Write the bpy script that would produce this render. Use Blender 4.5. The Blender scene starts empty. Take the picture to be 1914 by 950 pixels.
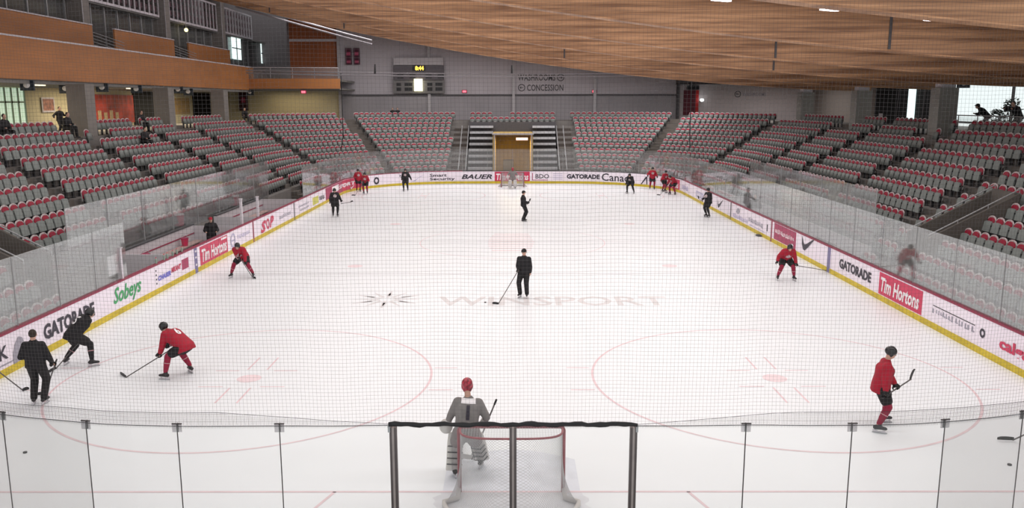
import bpy, bmesh, math, random
import numpy as np
from mathutils import Vector, Matrix
from mathutils.bvhtree import BVHTree
random.seed(7)
PI = math.pi
sc = bpy.context.scene
C = sc.collection

# ------------------------------------------------------------------ camera, world, light, exposure
CAM = Vector((.0334, -13.8858, 6.7925)); PITCH = .178736; YAW = .001279; FPX = 1568.6
cam_d = bpy.data.cameras.new('camera'); cam = bpy.data.objects.new('camera', cam_d); C.objects.link(cam)
cam_d.sensor_width = 36; cam_d.lens = FPX * 36 / 1914; cam_d.clip_end = 400; cam_d.clip_start = .05
cam.matrix_world = Matrix.Translation(CAM) @ Matrix.Rotation(YAW, 4, 'Z') @ Matrix.Rotation(PI/2 - PITCH, 4, 'X') @ Matrix.Rotation(-.0012, 4, 'Z')
sc.camera = cam
sc.view_settings.view_transform = 'Standard'; sc.view_settings.look = 'None'
sc.view_settings.exposure = 0.0; sc.view_settings.gamma = 1.0; sc.view_settings.use_curve_mapping = False
sc.cycles.max_bounces = 6; sc.cycles.diffuse_bounces = 3; sc.cycles.glossy_bounces = 3
sc.cycles.transparent_max_bounces = 40; sc.cycles.caustics_reflective = False; sc.cycles.caustics_refractive = False
sc.cycles.sample_clamp_indirect = 6

w = bpy.data.worlds.new('overcast_daylight'); sc.world = w; w.use_nodes = True
bg = w.node_tree.nodes['Background']; bg.inputs[0].default_value = (.95, 1, 1, 1); bg.inputs[1].default_value = 1.15

def area(name, loc, rot, sx, sy, power, col=(1, .975, .97)):
    d = bpy.data.lights.new(name, 'AREA'); d.shape = 'RECTANGLE'; d.size = sx; d.size_y = sy; d.energy = power; d.color = col
    o = bpy.data.objects.new(name, d); C.objects.link(o); o.location = loc; o.rotation_euler = rot
    return o
ROOF = lambda x: .0024165*x*x - .147389*x + 9.6825          # underside of the timber beams across the hall
BEAM_Y = (-3, 4.7, 12.4, 19.7, 27.1, 36, 45)
for ly, lp in ((1, 1.0), (8.6, 1), (16, 1), (23.4, 1), (31.5, 1), (40.5, 1), (50, 1.5), (61, 2.2)):   # lamp rows hung between the beams
    area('roof_light', (0, ly, ROOF(0) + 1.35), (0, math.atan(.147), 0), 34, 1.6, 1080*lp)
for y in (30, 44, 57):
    area('concourse_light', (-27, y, 7.7), (0, 0, 0), 3, 8, 330, (1, .85, .60))
area('concourse_light', (-21.5, 69.5, 7.85), (0, 0, 0), 5, 2, 60, (1, .82, .55))
area('tunnel_light', (0, 64, 3.6), (0, 0, 0), 2, 3, 260, (1, .78, .42))
area('suite_light', (-31, 50, 13), (0, 0, 0), 3, 40, 160, (1, .85, .65))
area('balustrade_fill', (-23.2, 52, 15.6), (0, math.radians(62), 0), 1.2, 44, 420, (1, .93, .95))  # unseen row of spots, added to brighten the white balustrades
area('right_concourse_fill', (25.5, 64, 8.3), (0, 0, 0), 6, 8, 260, (1, .95, .93))  # unseen concourse lamp, added to brighten the pale far right wall
area('right_concourse_fill', (27.5, 46, 8.3), (0, 0, 0), 3, 12, 120, (1, .95, .93))  # second unseen lamp, added to lift the right concourse

# ------------------------------------------------------------------ helpers
def ray(u, v):
    d = cam.matrix_world.to_3x3() @ Vector(((u-957)/FPX, -(v-475)/FPX, -1))
    return d
def onz(u, v, z=0):
    d = ray(u, v); return CAM + d*((z-CAM.z)/d.z)
def onx(u, v, x):
    d = ray(u, v); return CAM + d*((x-CAM.x)/d.x)
def ony(u, v, y):
    d = ray(u, v); return CAM + d*((y-CAM.y)/d.y)

MATS = {}
def mat(name, col, rough=.6, metal=0, var=.08, scale=6, emit=0, stretch=(1, 1, 1), spec=.4, grooves=None, bump=0):
    if name in MATS: return MATS[name]
    m = bpy.data.materials.new(name); m.use_nodes = True; nt = m.node_tree; N = nt.nodes; L = nt.links
    b = N['Principled BSDF']; b.inputs['Roughness'].default_value = rough; b.inputs['Metallic'].default_value = metal
    b.inputs['Specular IOR Level'].default_value = spec
    tc = N.new('ShaderNodeTexCoord'); mp = N.new('ShaderNodeMapping'); mp.inputs['Scale'].default_value = stretch
    L.new(tc.outputs['Object'], mp.inputs['Vector'])
    nz = N.new('ShaderNodeTexNoise'); nz.inputs['Scale'].default_value = scale; nz.inputs['Detail'].default_value = 4
    L.new(mp.outputs[0], nz.inputs['Vector'])
    rp = N.new('ShaderNodeValToRGB'); rp.color_ramp.elements[0].position = .3; rp.color_ramp.elements[1].position = .7
    rp.color_ramp.elements[0].color = (*[c*(1-var) for c in col], 1); rp.color_ramp.elements[1].color = (*[min(1, c*(1+var)) for c in col], 1)
    L.new(nz.outputs['Fac'], rp.inputs[0]); out = rp.outputs[0]
    if grooves:                                               # (axis index, spacing, groove colour factor, width share)
        ax, sp, fac, wd = grooves
        sx = N.new('ShaderNodeSeparateXYZ'); L.new(tc.outputs['Object'], sx.inputs[0])
        mm = N.new('ShaderNodeMath'); mm.operation = 'DIVIDE'; mm.inputs[1].default_value = sp; L.new(sx.outputs[ax], mm.inputs[0])
        fr = N.new('ShaderNodeMath'); fr.operation = 'FRACT'; L.new(mm.outputs[0], fr.inputs[0])
        lt = N.new('ShaderNodeMath'); lt.operation = 'LESS_THAN'; lt.inputs[1].default_value = wd; L.new(fr.outputs[0], lt.inputs[0])
        mx = N.new('ShaderNodeMix'); mx.data_type = 'RGBA'; L.new(lt.outputs[0], mx.inputs[0]); L.new(out, mx.inputs[6])
        mx.inputs[7].default_value = (*[c*fac for c in col], 1); out = mx.outputs[2]
    L.new(out, b.inputs['Base Color'])
    if bump:
        bp = N.new('ShaderNodeBump'); bp.inputs['Strength'].default_value = bump; bp.inputs['Distance'].default_value = .01
        L.new(nz.outputs['Fac'], bp.inputs['Height']); L.new(bp.outputs[0], b.inputs['Normal'])
    if emit:
        b.inputs['Emission Color'].default_value = (*col, 1); b.inputs['Emission Strength'].default_value = emit
    MATS[name] = m; return m
def glass_mat(name, tint, haze, gloss):
    if name in MATS: return MATS[name]
    m = bpy.data.materials.new(name); m.use_nodes = True; nt = m.node_tree; N = nt.nodes; L = nt.links; N.clear()
    o = N.new('ShaderNodeOutputMaterial'); t = N.new('ShaderNodeBsdfTransparent'); t.inputs[0].default_value = (*tint, 1)
    d = N.new('ShaderNodeBsdfDiffuse'); d.inputs[0].default_value = (.8, .8, .8, 1)
    nz = N.new('ShaderNodeTexNoise'); nz.inputs['Scale'].default_value = 2.5; nz.inputs['Detail'].default_value = 5
    mr = N.new('ShaderNodeMapRange'); mr.inputs[3].default_value = haze*.6; mr.inputs[4].default_value = haze*1.4
    L.new(nz.outputs['Fac'], mr.inputs[0])
    g = N.new('ShaderNodeBsdfGlossy'); g.inputs['Roughness'].default_value = .06; g.inputs[0].default_value = (.9, .92, .92, 1)
    m1 = N.new('ShaderNodeMixShader'); L.new(mr.outputs[0], m1.inputs[0]); L.new(t.outputs[0], m1.inputs[1]); L.new(d.outputs[0], m1.inputs[2])
    lw = N.new('ShaderNodeFresnel'); lw.inputs[0].default_value = 1.45
    mu = N.new('ShaderNodeMath'); mu.operation = 'MULTIPLY'; mu.inputs[1].default_value = gloss; L.new(lw.outputs[0], mu.inputs[0])
    m2 = N.new('ShaderNodeMixShader'); L.new(mu.outputs[0], m2.inputs[0]); L.new(m1.outputs[0], m2.inputs[1]); L.new(g.outputs[0], m2.inputs[2])
    L.new(m2.outputs[0], o.inputs[0]); MATS[name] = m; return m

class MB:
    def __init__(s): s.v = []; s.f = []; s.m = []
    def add(s, vs, fs, mi=0):
        n = len(s.v); s.v += [tuple(q) for q in vs]; s.f += [tuple(i+n for i in f) for f in fs]; s.m += [mi]*len(fs)
    def box(s, c, d, mi=0, M=None):
        x, y, z = d[0]/2, d[1]/2, d[2]/2; c = Vector(c)
        vs = [Vector(p) for p in ((-x,-y,-z),(x,-y,-z),(x,y,-z),(-x,y,-z),(-x,-y,z),(x,-y,z),(x,y,z),(-x,y,z))]
        if M is not None: vs = [M @ p for p in vs]
        s.add([p+c for p in vs], [(0,3,2,1),(4,5,6,7),(0,1,5,4),(1,2,6,5),(2,3,7,6),(3,0,4,7)], mi); return s
    def bx(s, x0, x1, y0, y1, z0, z1, mi=0): return s.box(((x0+x1)/2, (y0+y1)/2, (z0+z1)/2), (abs(x1-x0), abs(y1-y0), abs(z1-z0)), mi)
    def tube(s, pts, r, n=6, mi=0, caps=True):
        pts = [Vector(p) for p in pts]; rs = r if isinstance(r, (list, tuple)) else [r]*len(pts); V = []; F = []
        up = None
        for i, p in enumerate(pts):
            a = pts[max(i-1, 0)]; b = pts[min(i+1, len(pts)-1)]; t = (b-a).normalized()
            if up is None: up = t.orthogonal().normalized()
            up = (up - t*up.dot(t)); up = up.normalized() if up.length > 1e-6 else t.orthogonal().normalized()
            sd = t.cross(up)
            for k in range(n):
                an = 2*PI*k/n; V.append(p + (up*math.cos(an) + sd*math.sin(an))*rs[i])
        for i in range(len(pts)-1):
            for k in range(n):
                k2 = (k+1) % n; F.append((i*n+k, i*n+k2, (i+1)*n+k2, (i+1)*n+k))
        if caps: F.append(tuple(range(n-1, -1, -1))); F.append(tuple((len(pts)-1)*n+k for k in range(n)))
        s.add(V, F, mi); return s
    def ball(s, c, r, n=12, m=8, mi=0, M=None):
        c = Vector(c); r = (r, r, r) if not isinstance(r, (tuple, list)) else r; V = []; F = []
        for j in range(1, m):
            th = PI*j/m
            for k in range(n):
                ph = 2*PI*k/n; V.append(Vector((r[0]*math.sin(th)*math.cos(ph), r[1]*math.sin(th)*math.sin(ph), r[2]*math.cos(th))))
        V.append(Vector((0, 0, r[2]))); V.append(Vector((0, 0, -r[2]))); T = len(V)-2; B = len(V)-1
        for j in range(m-2):
            for k in range(n): k2 = (k+1) % n; F.append((j*n+k, (j+1)*n+k, (j+1)*n+k2, j*n+k2))
        for k in range(n): k2 = (k+1) % n; F.append((T, k, k2)); F.append((B, (m-2)*n+k2, (m-2)*n+k))
        if M is not None: V = [M @ p for p in V]
        s.add([p+c for p in V], F, mi); return s
    def capsule(s, p0, r0, p1, r1, n=12, mi=0):
        p0 = Vector(p0); p1 = Vector(p1); t = (p1-p0); L = t.length
        if L < 1e-5: return s.ball(p0, max(r0, r1), mi=mi)
        t.normalize(); P = []; R = []
        for a in (-80, -55, -25): P.append(p0 + t*r0*math.sin(math.radians(a))); R.append(r0*math.cos(math.radians(a)))
        P.append(p0.copy()); R.append(r0); P.append(p1.copy()); R.append(r1)
        for a in (25, 55, 80): P.append(p1 + t*r1*math.sin(math.radians(a))); R.append(r1*math.cos(math.radians(a)))
        return s.tube(P, R, n, mi)
    def prism(s, poly, fn, t0, t1, mi=0):
        """poly: 2d points; fn(a, b, t) -> 3d point"""
        n = len(poly); V = [fn(a, b, t0) for a, b in poly] + [fn(a, b, t1) for a, b in poly]
        s.add(V, [tuple(range(n-1, -1, -1)), tuple(range(n, 2*n))] + [(k, (k+1) % n, n+(k+1) % n, n+k) for k in range(n)], mi); return s
    def loft(s, rings, mi=0):
        n = len(rings[0]); V = [p for r in rings for p in r]; F = []
        for i in range(len(rings)-1):
            for k in range(n): k2 = (k+1) % n; F.append((i*n+k, i*n+k2, (i+1)*n+k2, (i+1)*n+k))
        F.append(tuple(range(n-1, -1, -1))); F.append(tuple((len(rings)-1)*n+k for k in range(n))); s.add(V, F, mi); return s
    def mesh(s, name, mats, smooth=False):
        me = bpy.data.meshes.new(name); me.from_pydata(s.v, [], s.f)
        for m in (mats if isinstance(mats, (list, tuple)) else [mats]): me.materials.append(m)
        me.polygons.foreach_set('material_index', s.m)
        if smooth: me.polygons.foreach_set('use_smooth', [True]*len(s.f))
        bm = bmesh.new(); bm.from_mesh(me); bmesh.ops.recalc_face_normals(bm, faces=bm.faces); bm.to_mesh(me); bm.free()
        me.update(); return me
    def build(s, name, mats, parent=None, smooth=False):
        return link(name, s.mesh(name, mats, smooth), parent)
def link(name, me, parent=None):
    o = bpy.data.objects.new(name, me); C.objects.link(o)
    if parent is not None: o.parent = parent
    return o
def empty(name, loc=(0, 0, 0), rz=0):
    o = bpy.data.objects.new(name, None); C.objects.link(o); o.location = loc; o.rotation_euler = (0, 0, rz); o.empty_display_size = .1
    return o
def tag(o, label=None, cat=None, group=None, kind=None):
    if label: o['label'] = label
    if cat: o['category'] = cat
    if group: o['group'] = group
    if kind: o['kind'] = kind
    return o
def struct(o, label, cat='building part'): return tag(o, label, cat, kind='structure')
def copy_tree(o, parent=None):
    c = o.copy(); C.objects.link(c)
    if parent is not None: c.parent = parent
    for ch in list(o.children): copy_tree(ch, c)
    return c

# ------------------------------------------------------------------ materials
M_ICE = mat('ice', (.855, .87, .90), .35, var=.012, scale=.6, spec=.25)
M_LINE = mat('faded_red_line', (.78, .60, .635), .5, var=.08, scale=3)
M_GLINE = mat('faded_grey_line', (.48, .46, .48), .5, var=.15, scale=4)
M_LOGO = mat('faded_logo_grey', (.70, .67, .68), .5, var=.08, scale=2)
M_PINK = mat('faded_spot_pink', (.84, .68, .71), .5, var=.06)
M_CREASE = mat('crease_blue_grey', (.74, .755, .82), .5, var=.1, scale=2.5)
M_BOARD = mat('board_white', (.88, .80, .88), .4, var=.02, scale=2)
M_YEL = mat('kick_plate_yellow', (.62, .47, .03), .5, var=.15, scale=3)
M_CAP = mat('cap_rail_maroon', (.28, .02, .06), .45, var=.05)
M_RED = mat('advert_red', (.60, .035, .10), .45, var=.04)
M_DRED = mat('advert_dark_red', (.38, .03, .10), .45, var=.05)
M_WHITE = mat('print_white', (.90, .86, .88), .5, var=.01)
M_BLACKT = mat('print_black', (.035, .03, .045), .5, var=.05)
M_BLUE = mat('print_blue', (.16, .16, .62), .5, var=.05)
M_GREEN = mat('print_green', (.05, .36, .12), .5, var=.05)
M_GREYT = mat('print_grey', (.36, .34, .40), .5, var=.06)
M_LILAC = mat('print_lilac', (.50, .46, .62), .5, var=.06); M_STRIPE = mat('blue_line_print', (.20, .18, .33), .5, var=.06)
M_GLASS = glass_mat('rink_glass', (.97, .98, .98), .075, .55)  # milky diffuse share stands in for bright reflections on the side panes
M_GLASSN = glass_mat('end_glass', (.965, .975, .97), .018, .22)
M_METAL = mat('brushed_metal', (.38, .38, .39), .5, .2, var=.05)
M_DMETAL = mat('dark_metal', (.06, .05, .05), .4, .6, var=.1)
M_POST = mat('post_metal', (.12, .10, .10), .35, .5, var=.1)
M_POSTL = mat('post_insert', (.34, .29, .28), .4, .4, var=.1)
M_BLACK = mat('black_plastic', (.012, .012, .014), .5, var=.1)
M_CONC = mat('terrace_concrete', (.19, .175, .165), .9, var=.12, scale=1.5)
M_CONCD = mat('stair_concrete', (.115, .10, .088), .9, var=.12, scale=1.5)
M_SEATG = mat('seat_shell_grey', (.36, .345, .335), .5, var=.03)
M_PAN = mat('seat_pan_grey', (.205, .225, .215), .55, var=.05)
M_RIM = mat('seat_rim', (.58, .48, .49), .45, var=.03)
M_SRED = mat('seat_red_pad', (.30, .006, .03), .6, var=.08)
M_BRK = mat('seat_bracket', (.03, .03, .032), .6, var=.05)
M_WALL = mat('far_wall_grey', (.50, .465, .50), .8, var=.05, scale=.4, grooves=(2, .62, .86, .05))
M_WALLD = mat('far_wall_lower', (.33, .31, .33), .8, var=.06, scale=.5, grooves=(0, 2.4, .8, .02))
M_WALLR = mat('right_end_wall', (.62, .56, .57), .8, var=.04, scale=.4, grooves=(2, .2, .9, .06))
M_TRIM = mat('wall_trim', (.45, .43, .45), .6, var=.05)
M_DTRIM = mat('dark_trim', (.07, .065, .07), .7, var=.1)
M_CREAM = mat('cream_wall', (.62, .55, .36), .8, var=.06, grooves=(2, .2, .8, .07))
M_COL = mat('column_concrete', (.22, .20, .185), .85, var=.08, scale=2)
M_COLR = mat('column_block', (.30, .29, .27), .85, var=.06, scale=2, grooves=(2, .2, .8, .06))
M_ORANGE = mat('fascia_wood', (.42, .165, .052), .55, var=.13, scale=.35, stretch=(1, 1, 4), grooves=(2, .145, .72, .1))
M_ORANGE2 = mat('panel_wood', (.34, .10, .03), .55, var=.15, scale=.4, grooves=(0, 2.2, .7, .01))
M_SLAB = mat('slab_grey', (.2, .19, .18), .85, var=.08)
M_DARK = mat('dark_opening', (.006, .006, .007), .9, var=.1)
M_FLOORC = mat('concourse_floor', (.24, .22, .20), .7, var=.06)
M_SUITE = mat('suite_grey', (.17, .145, .15), .7, var=.08)
M_WHITEP = mat('white_paint', (.62, .58, .62), .5, var=.03)
M_SILVER = mat('silver_pipe', (.26, .24, .26), .5, .1, var=.03)
M_SKIN = mat('skin', (.56, .33, .25), .55, var=.06)
M_JRED = mat('jersey_red', (.35, .006, .024), .75, var=.12, scale=9, bump=.2)
M_JBLK = mat('jersey_black', (.010, .009, .011), .8, var=.2, scale=9, bump=.2)
M_JGRY = mat('jersey_grey', (.22, .205, .20), .8, var=.1, scale=9, bump=.2)
M_PANTB = mat('pants_black', (.009, .008, .009), .75, var=.2, scale=8)
M_SOCKR = mat('sock_red', (.27, .01, .04), .8, var=.1)
M_SKATE = mat('skate_black', (.02, .018, .02), .45, var=.1)
M_HELM = mat('helmet_black', (.02, .02, .022), .25, var=.05)
M_PAD = mat('goalie_pad', (.60, .57, .55), .6, var=.05)
M_STICK = mat('stick_grey', (.10, .09, .09), .4, var=.1)
M_HAIR = mat('hair_dark', (.03, .02, .015), .8, var=.2)
M_RUBBER = mat('puck_rubber', (.012, .012, .012), .7, var=.1)
M_CORD = mat('net_cord', (.10, .09, .095), .8, var=.05)
M_NETW = mat('goal_cord', (.50, .49, .50), .8, var=.05)
M_GOALR = mat('goal_red', (.30, .085, .10), .4, var=.15)
M_YWALL = mat('tunnel_yellow', (.48, .33, .11), .7, var=.1, scale=1)

def wood_mat(name, a, b):
    m = bpy.data.materials.new(name); m.use_nodes = True; nt = m.node_tree; N = nt.nodes; L = nt.links
    bs = N['Principled BSDF']; bs.inputs['Roughness'].default_value = .5; bs.inputs['Specular IOR Level'].default_value = .3
    tc = N.new('ShaderNodeTexCoord'); mp = N.new('ShaderNodeMapping'); L.new(tc.outputs['Object'], mp.inputs[0])
    mp.inputs['Scale'].default_value = (.22, .22, 7); mp.inputs['Rotation'].default_value = (0, -.12, 0)
    n1 = N.new('ShaderNodeTexNoise'); n1.inputs['Scale'].default_value = 1.0; n1.inputs['Detail'].default_value = 3; L.new(mp.outputs[0], n1.inputs[0])
    mp2 = N.new('ShaderNodeMapping'); L.new(tc.outputs['Object'], mp2.inputs[0]); mp2.inputs['Scale'].default_value = (1.2, 1.2, 30); mp2.inputs['Rotation'].default_value = (0, -.12, 0)
    n2 = N.new('ShaderNodeTexNoise'); n2.inputs['Scale'].default_value = 1.0; n2.inputs['Detail'].default_value = 2; L.new(mp2.outputs[0], n2.inputs[0])
    ad = N.new('ShaderNodeMath'); ad.operation = 'MULTIPLY_ADD'; ad.inputs[1].default_value = .35; L.new(n2.outputs['Fac'], ad.inputs[0]); L.new(n1.outputs['Fac'], ad.inputs[2])
    rp = N.new('ShaderNodeValToRGB'); L.new(ad.outputs[0], rp.inputs[0])
    rp.color_ramp.elements[0].position = .5; rp.color_ramp.elements[0].color = (*a, 1); rp.color_ramp.elements[1].position = .86; rp.color_ramp.elements[1].color = (*b, 1)
    L.new(rp.outputs[0], bs.inputs['Base Color']); MATS[name] = m; return m
M_BEAM = wood_mat('beam_timber', (.21, .10, .05), (.56, .31, .165))
M_DECK = wood_mat('deck_timber', (.20, .10, .055), (.42, .24, .14))

# ------------------------------------------------------------------ text
def text_pts(body, wd, ht, bold=0, shear=0):
    cu = bpy.data.curves.new('txt', 'FONT'); cu.body = body; cu.size = 1; cu.offset = bold; cu.shear = shear; cu.resolution_u = 2; cu.fill_mode = 'FRONT'
    o = bpy.data.objects.new('txt', cu); C.objects.link(o)
    dg = bpy.context.evaluated_depsgraph_get(); me = o.evaluated_get(dg).to_mesh()
    V = [tuple(v.co) for v in me.vertices]; F = [tuple(p.vertices) for p in me.polygons]
    o.to_mesh_clear(); bpy.data.objects.remove(o); bpy.data.curves.remove(cu)
    x0 = min(v[0] for v in V); x1 = max(v[0] for v in V); y0 = min(v[1] for v in V); y1 = max(v[1] for v in V)
    return [((v[0]-x0)/(x1-x0)*wd, (v[1]-y0)/(y1-y0)*ht) for v in V], F
def text_obj(name, body, wd, ht, fn, m, parent=None, bold=0, shear=0):
    P, F = text_pts(body, wd, ht, bold, shear); mb = MB(); mb.add([fn(a, b) for a, b in P], F)
    return mb.build(name, m, parent)

# ------------------------------------------------------------------ rink outline (clockwise path; local left-to-right seen from the ice)
W = 12.8; RC = 8.53; Y0 = -3.35; Y1 = 57.52; CX = W-RC; CYN = Y0+RC; CYF = Y1-RC
LS = CYF-CYN; LC = RC*PI/2; LE = 2*CX
S1 = LS; S2 = S1+LC; S3 = S2+LE; S4 = S3+LC; S5 = S4+LS; S6 = S5+LC; S7 = S6+LE; S8 = S7+LC
def rink(s, off=0):
    """point at arc length s, moved outwards by off; returns x, y, inward normal"""
    s = s % S8
    if s < S1: return (-W-off, CYN+s, 1, 0)
    if s < S2: a = PI - (s-S1)/RC; return (-CX+(RC+off)*math.cos(a), CYF+(RC+off)*math.sin(a), -math.cos(a), -math.sin(a))
    if s < S3: return (-CX+(s-S2), Y1+off, 0, -1)
    if s < S4: a = PI/2-(s-S3)/RC; return (CX+(RC+off)*math.cos(a), CYF+(RC+off)*math.sin(a), -math.cos(a), -math.sin(a))
    if s < S5: return (W+off, CYF-(s-S4), -1, 0)
    if s < S6: a = -(s-S5)/RC; return (CX+(RC+off)*math.cos(a), CYN+(RC+off)*math.sin(a), -math.cos(a), -math.sin(a))
    if s < S7: return (CX-(s-S6), Y0-off, 0, 1)
    a = -PI/2-(s-S7)/RC; return (-CX+(RC+off)*math.cos(a), CYN+(RC+off)*math.sin(a), -math.cos(a), -math.sin(a))
sL = lambda y: y-CYN
def sF(x):
    if x < -CX: return S2 - RC*math.asin(min(1, (-x-CX)/RC))
    if x > CX: return S3 + RC*math.asin(min(1, (x-CX)/RC))
    return S2+x+CX
sR = lambda y: S4+CYF-y
def srange(s0, s1, step=.6):
    n = max(1, int(math.ceil((s1-s0)/step))); A = [s0+(s1-s0)*i/n for i in range(n+1)]
    for q in (S1, S2, S3, S4, S5, S6, S7):
        if s0 < q < s1: A.append(q)
    return sorted(set(A))
def strip(mb, s0, s1, z0, z1, o0, o1, mi=0, step=.6):
    """closed wall strip from offset o0 (inner) to o1 (outer)"""
    A = srange(s0, s1, step); rings = []
    for s in A:
        xi, yi, _, _ = rink(s, o0) if s < S8 else rink(s-1e-9, o0); xo, yo, _, _ = rink(s, o1) if s < S8 else rink(s-1e-9, o1)
        rings.append([Vector((xi, yi, z0)), Vector((xo, yo, z0)), Vector((xo, yo, z1)), Vector((xi, yi, z1))])
    mb.loft(rings, mi); return mb
def panel(mb, s0, s1, z0, z1, off=-.004, mi=0, th=.004):
    return strip(mb, s0, s1, z0, z1, off-th+.004, .0, mi, .5)

# ------------------------------------------------------------------ floor: ice sheet with its markings
mb = MB(); A = srange(0, S8-1e-6, .5); V = [Vector((rink(s, .12)[0], rink(s, .12)[1], 0)) for s in A]
n = len(V); mb.add(V + [v-Vector((0, 0, .12)) for v in V], [tuple(range(n)), tuple(range(2*n-1, n-1, -1))] + [(k, n+k, n+(k+1) % n, (k+1) % n) for k in range(n)])
ICE = mb.build('floor', M_ICE); struct(ICE, 'white hockey ice sheet inside the boards', 'ice rink')
ZL = .003
def ice_part(name, mb, m, label=None):
    o = mb.build(name, m, ICE)
    if label: o['label'] = label
    return o
def flat(mb, x0, x1, y0, y1): mb.add([(x0, y0, ZL), (x1, y0, ZL), (x1, y1, ZL), (x0, y1, ZL)], [(0, 1, 2, 3)]); return mb
def ring(mb, cx, cy, r, wd, a0=0, a1=2*PI, n=96):
    V = []; F = []
    for i in range(n+1):
        a = a0+(a1-a0)*i/n; V += [(cx+(r-wd)*math.cos(a), cy+(r-wd)*math.sin(a), ZL), (cx+r*math.cos(a), cy+r*math.sin(a), ZL)]
    F = [(2*i, 2*i+1, 2*i+3, 2*i+2) for i in range(n)]; mb.add(V, F); return mb
def disc(mb, cx, cy, r, n=28, sy=1): mb.add([(cx+r*math.cos(2*PI*i/n), cy+sy*r*math.sin(2*PI*i/n), ZL+.001) for i in range(n)], [tuple(range(n))]); return mb
hw = CX+math.sqrt(RC**2-(CYN)**2)
for gy in (0, 54.2): ice_part('goal_line', flat(MB(), -hw, hw, gy-.03, gy+.03), M_LINE, 'faded red goal line')
for by in (19.24, 34.96): ice_part('blue_line', flat(MB(), -W, W, by-.035, by+.035), M_GLINE, 'thin grey line across the ice')
ice_part('centre_line', flat(MB(), -W, W, 27.07, 27.13), M_GLINE, 'thin grey centre line')
DX, DY = 6.57, 6.21
for sx in (-1, 1):
    for fy in (DY, 54.2-DY):
        ice_part('faceoff_circle', ring(MB(), sx*DX, fy, 4.57, .06), M_LINE, 'faded red face-off circle')
        ice_part('faceoff_dot', disc(MB(), sx*DX, fy, .3), M_PINK, 'pale pink face-off dot')
        mb = MB()
        for a in (-1, 1):
            for b in (-1, 1):
                flat(mb, sx*DX+a*.25-.025, sx*DX+a*.25+.025, fy+b*.7, fy+b*1.75); flat(mb, sx*DX+a*.45, sx*DX+a*1.05, fy+b*.62-.025, fy+b*.62+.025)
                flat(mb, sx*DX+a*4.57, sx*DX+a*5.15, fy+b*.85-.025, fy+b*.85+.025)
        ice_part('hash_marks', mb, M_LINE)
    for fy in (20.85, 33.3): ice_part('faceoff_dot', disc(MB(), sx*6.63, fy, .32), M_PINK, 'pale pink neutral zone dot')
ice_part('centre_circle', ring(MB(), 0, 27.1, 4.57, .05), M_PINK, 'very faint centre circle')
for gy, sg in ((0, 1), (54.2, -1)):
    mb = MB(); pts = [(-1.22, gy)] + [(-1.22+2.44*i/20, gy+sg*(1.37+.46*math.sin(PI*i/20))) for i in range(21)] + [(1.22, gy)]
    mb.add([(a, b, ZL-.001) for a, b in pts], [tuple(range(len(pts)))]); ice_part('goal_crease', mb, M_CREASE, 'pale blue-grey goal crease')
mb = MB(); pts = [(1.35*math.cos(2*PI*i/40)*(1+.08*math.sin(3*i)), -.35+.75*math.sin(2*PI*i/40)*(1+.1*math.sin(5*i)), ZL-.002) for i in range(40)]
mb.add(pts, [tuple(range(40))]); ice_part('scraped_snow', mb, mat('scraped_snow', (.76, .76, .80), .7, var=.08, scale=3))
mb = MB()
for sx in (-1, 1):
    mb.add([(sx*3.1, 0, ZL), (sx*3.16, 0, ZL), (sx*4.3, -3.3, ZL), (sx*4.24, -3.3, ZL)], [(0, 1, 2, 3)])
ice_part('trapezoid_lines', mb, M_LINE)
text_obj('ice_lettering', 'WINSPORT', 8.0, 1.35, lambda a, b: (-2.6+a, 13.85+b, ZL), M_LOGO, ICE, bold=.015)['label'] = 'faded grey WINSPORT wordmark'
mb = MB()                                                     # faded snowflake-leaf emblem beside the wordmark
for i in range(12):
    a = 2*PI*i/12; c, s = math.cos(a), math.sin(a); px, py = -s, c; cx, cy = -4.4, 14.8
    for r0, r1, wd in ((.25, .95, .06), (.55, 1.25, .10)) if i % 2 else ((.3, 1.15, .08),):
        mb.add([(cx+c*r0-px*wd, cy+s*r0-py*wd, ZL), (cx+c*r0+px*wd, cy+s*r0+py*wd, ZL), (cx+c*r1+px*wd*.3, cy+s*r1+py*wd*.3, ZL), (cx+c*r1-px*wd*.3, cy+s*r1-py*wd*.3, ZL)], [(0, 1, 2, 3)])
ice_part('ice_emblem', mb, M_LOGO, 'faded grey snowflake emblem')
mb = MB()
for a in range(-4, 5):
    flat(mb, -1.2+.05*a*a*.3, 1.1-.06*abs(a), 27.1+a*.62-.12, 27.1+a*.62+.10)
ice_part('centre_emblem', mb, M_PINK, 'faded pinkish centre ice emblem')
mb = MB()                                                     # concrete pad around and behind the rink
mb.bx(-33, 33, -9, 80, -.32, -.13); struct(mb.build('floor', M_CONC), 'grey concrete floor around the ice', 'floor')

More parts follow.
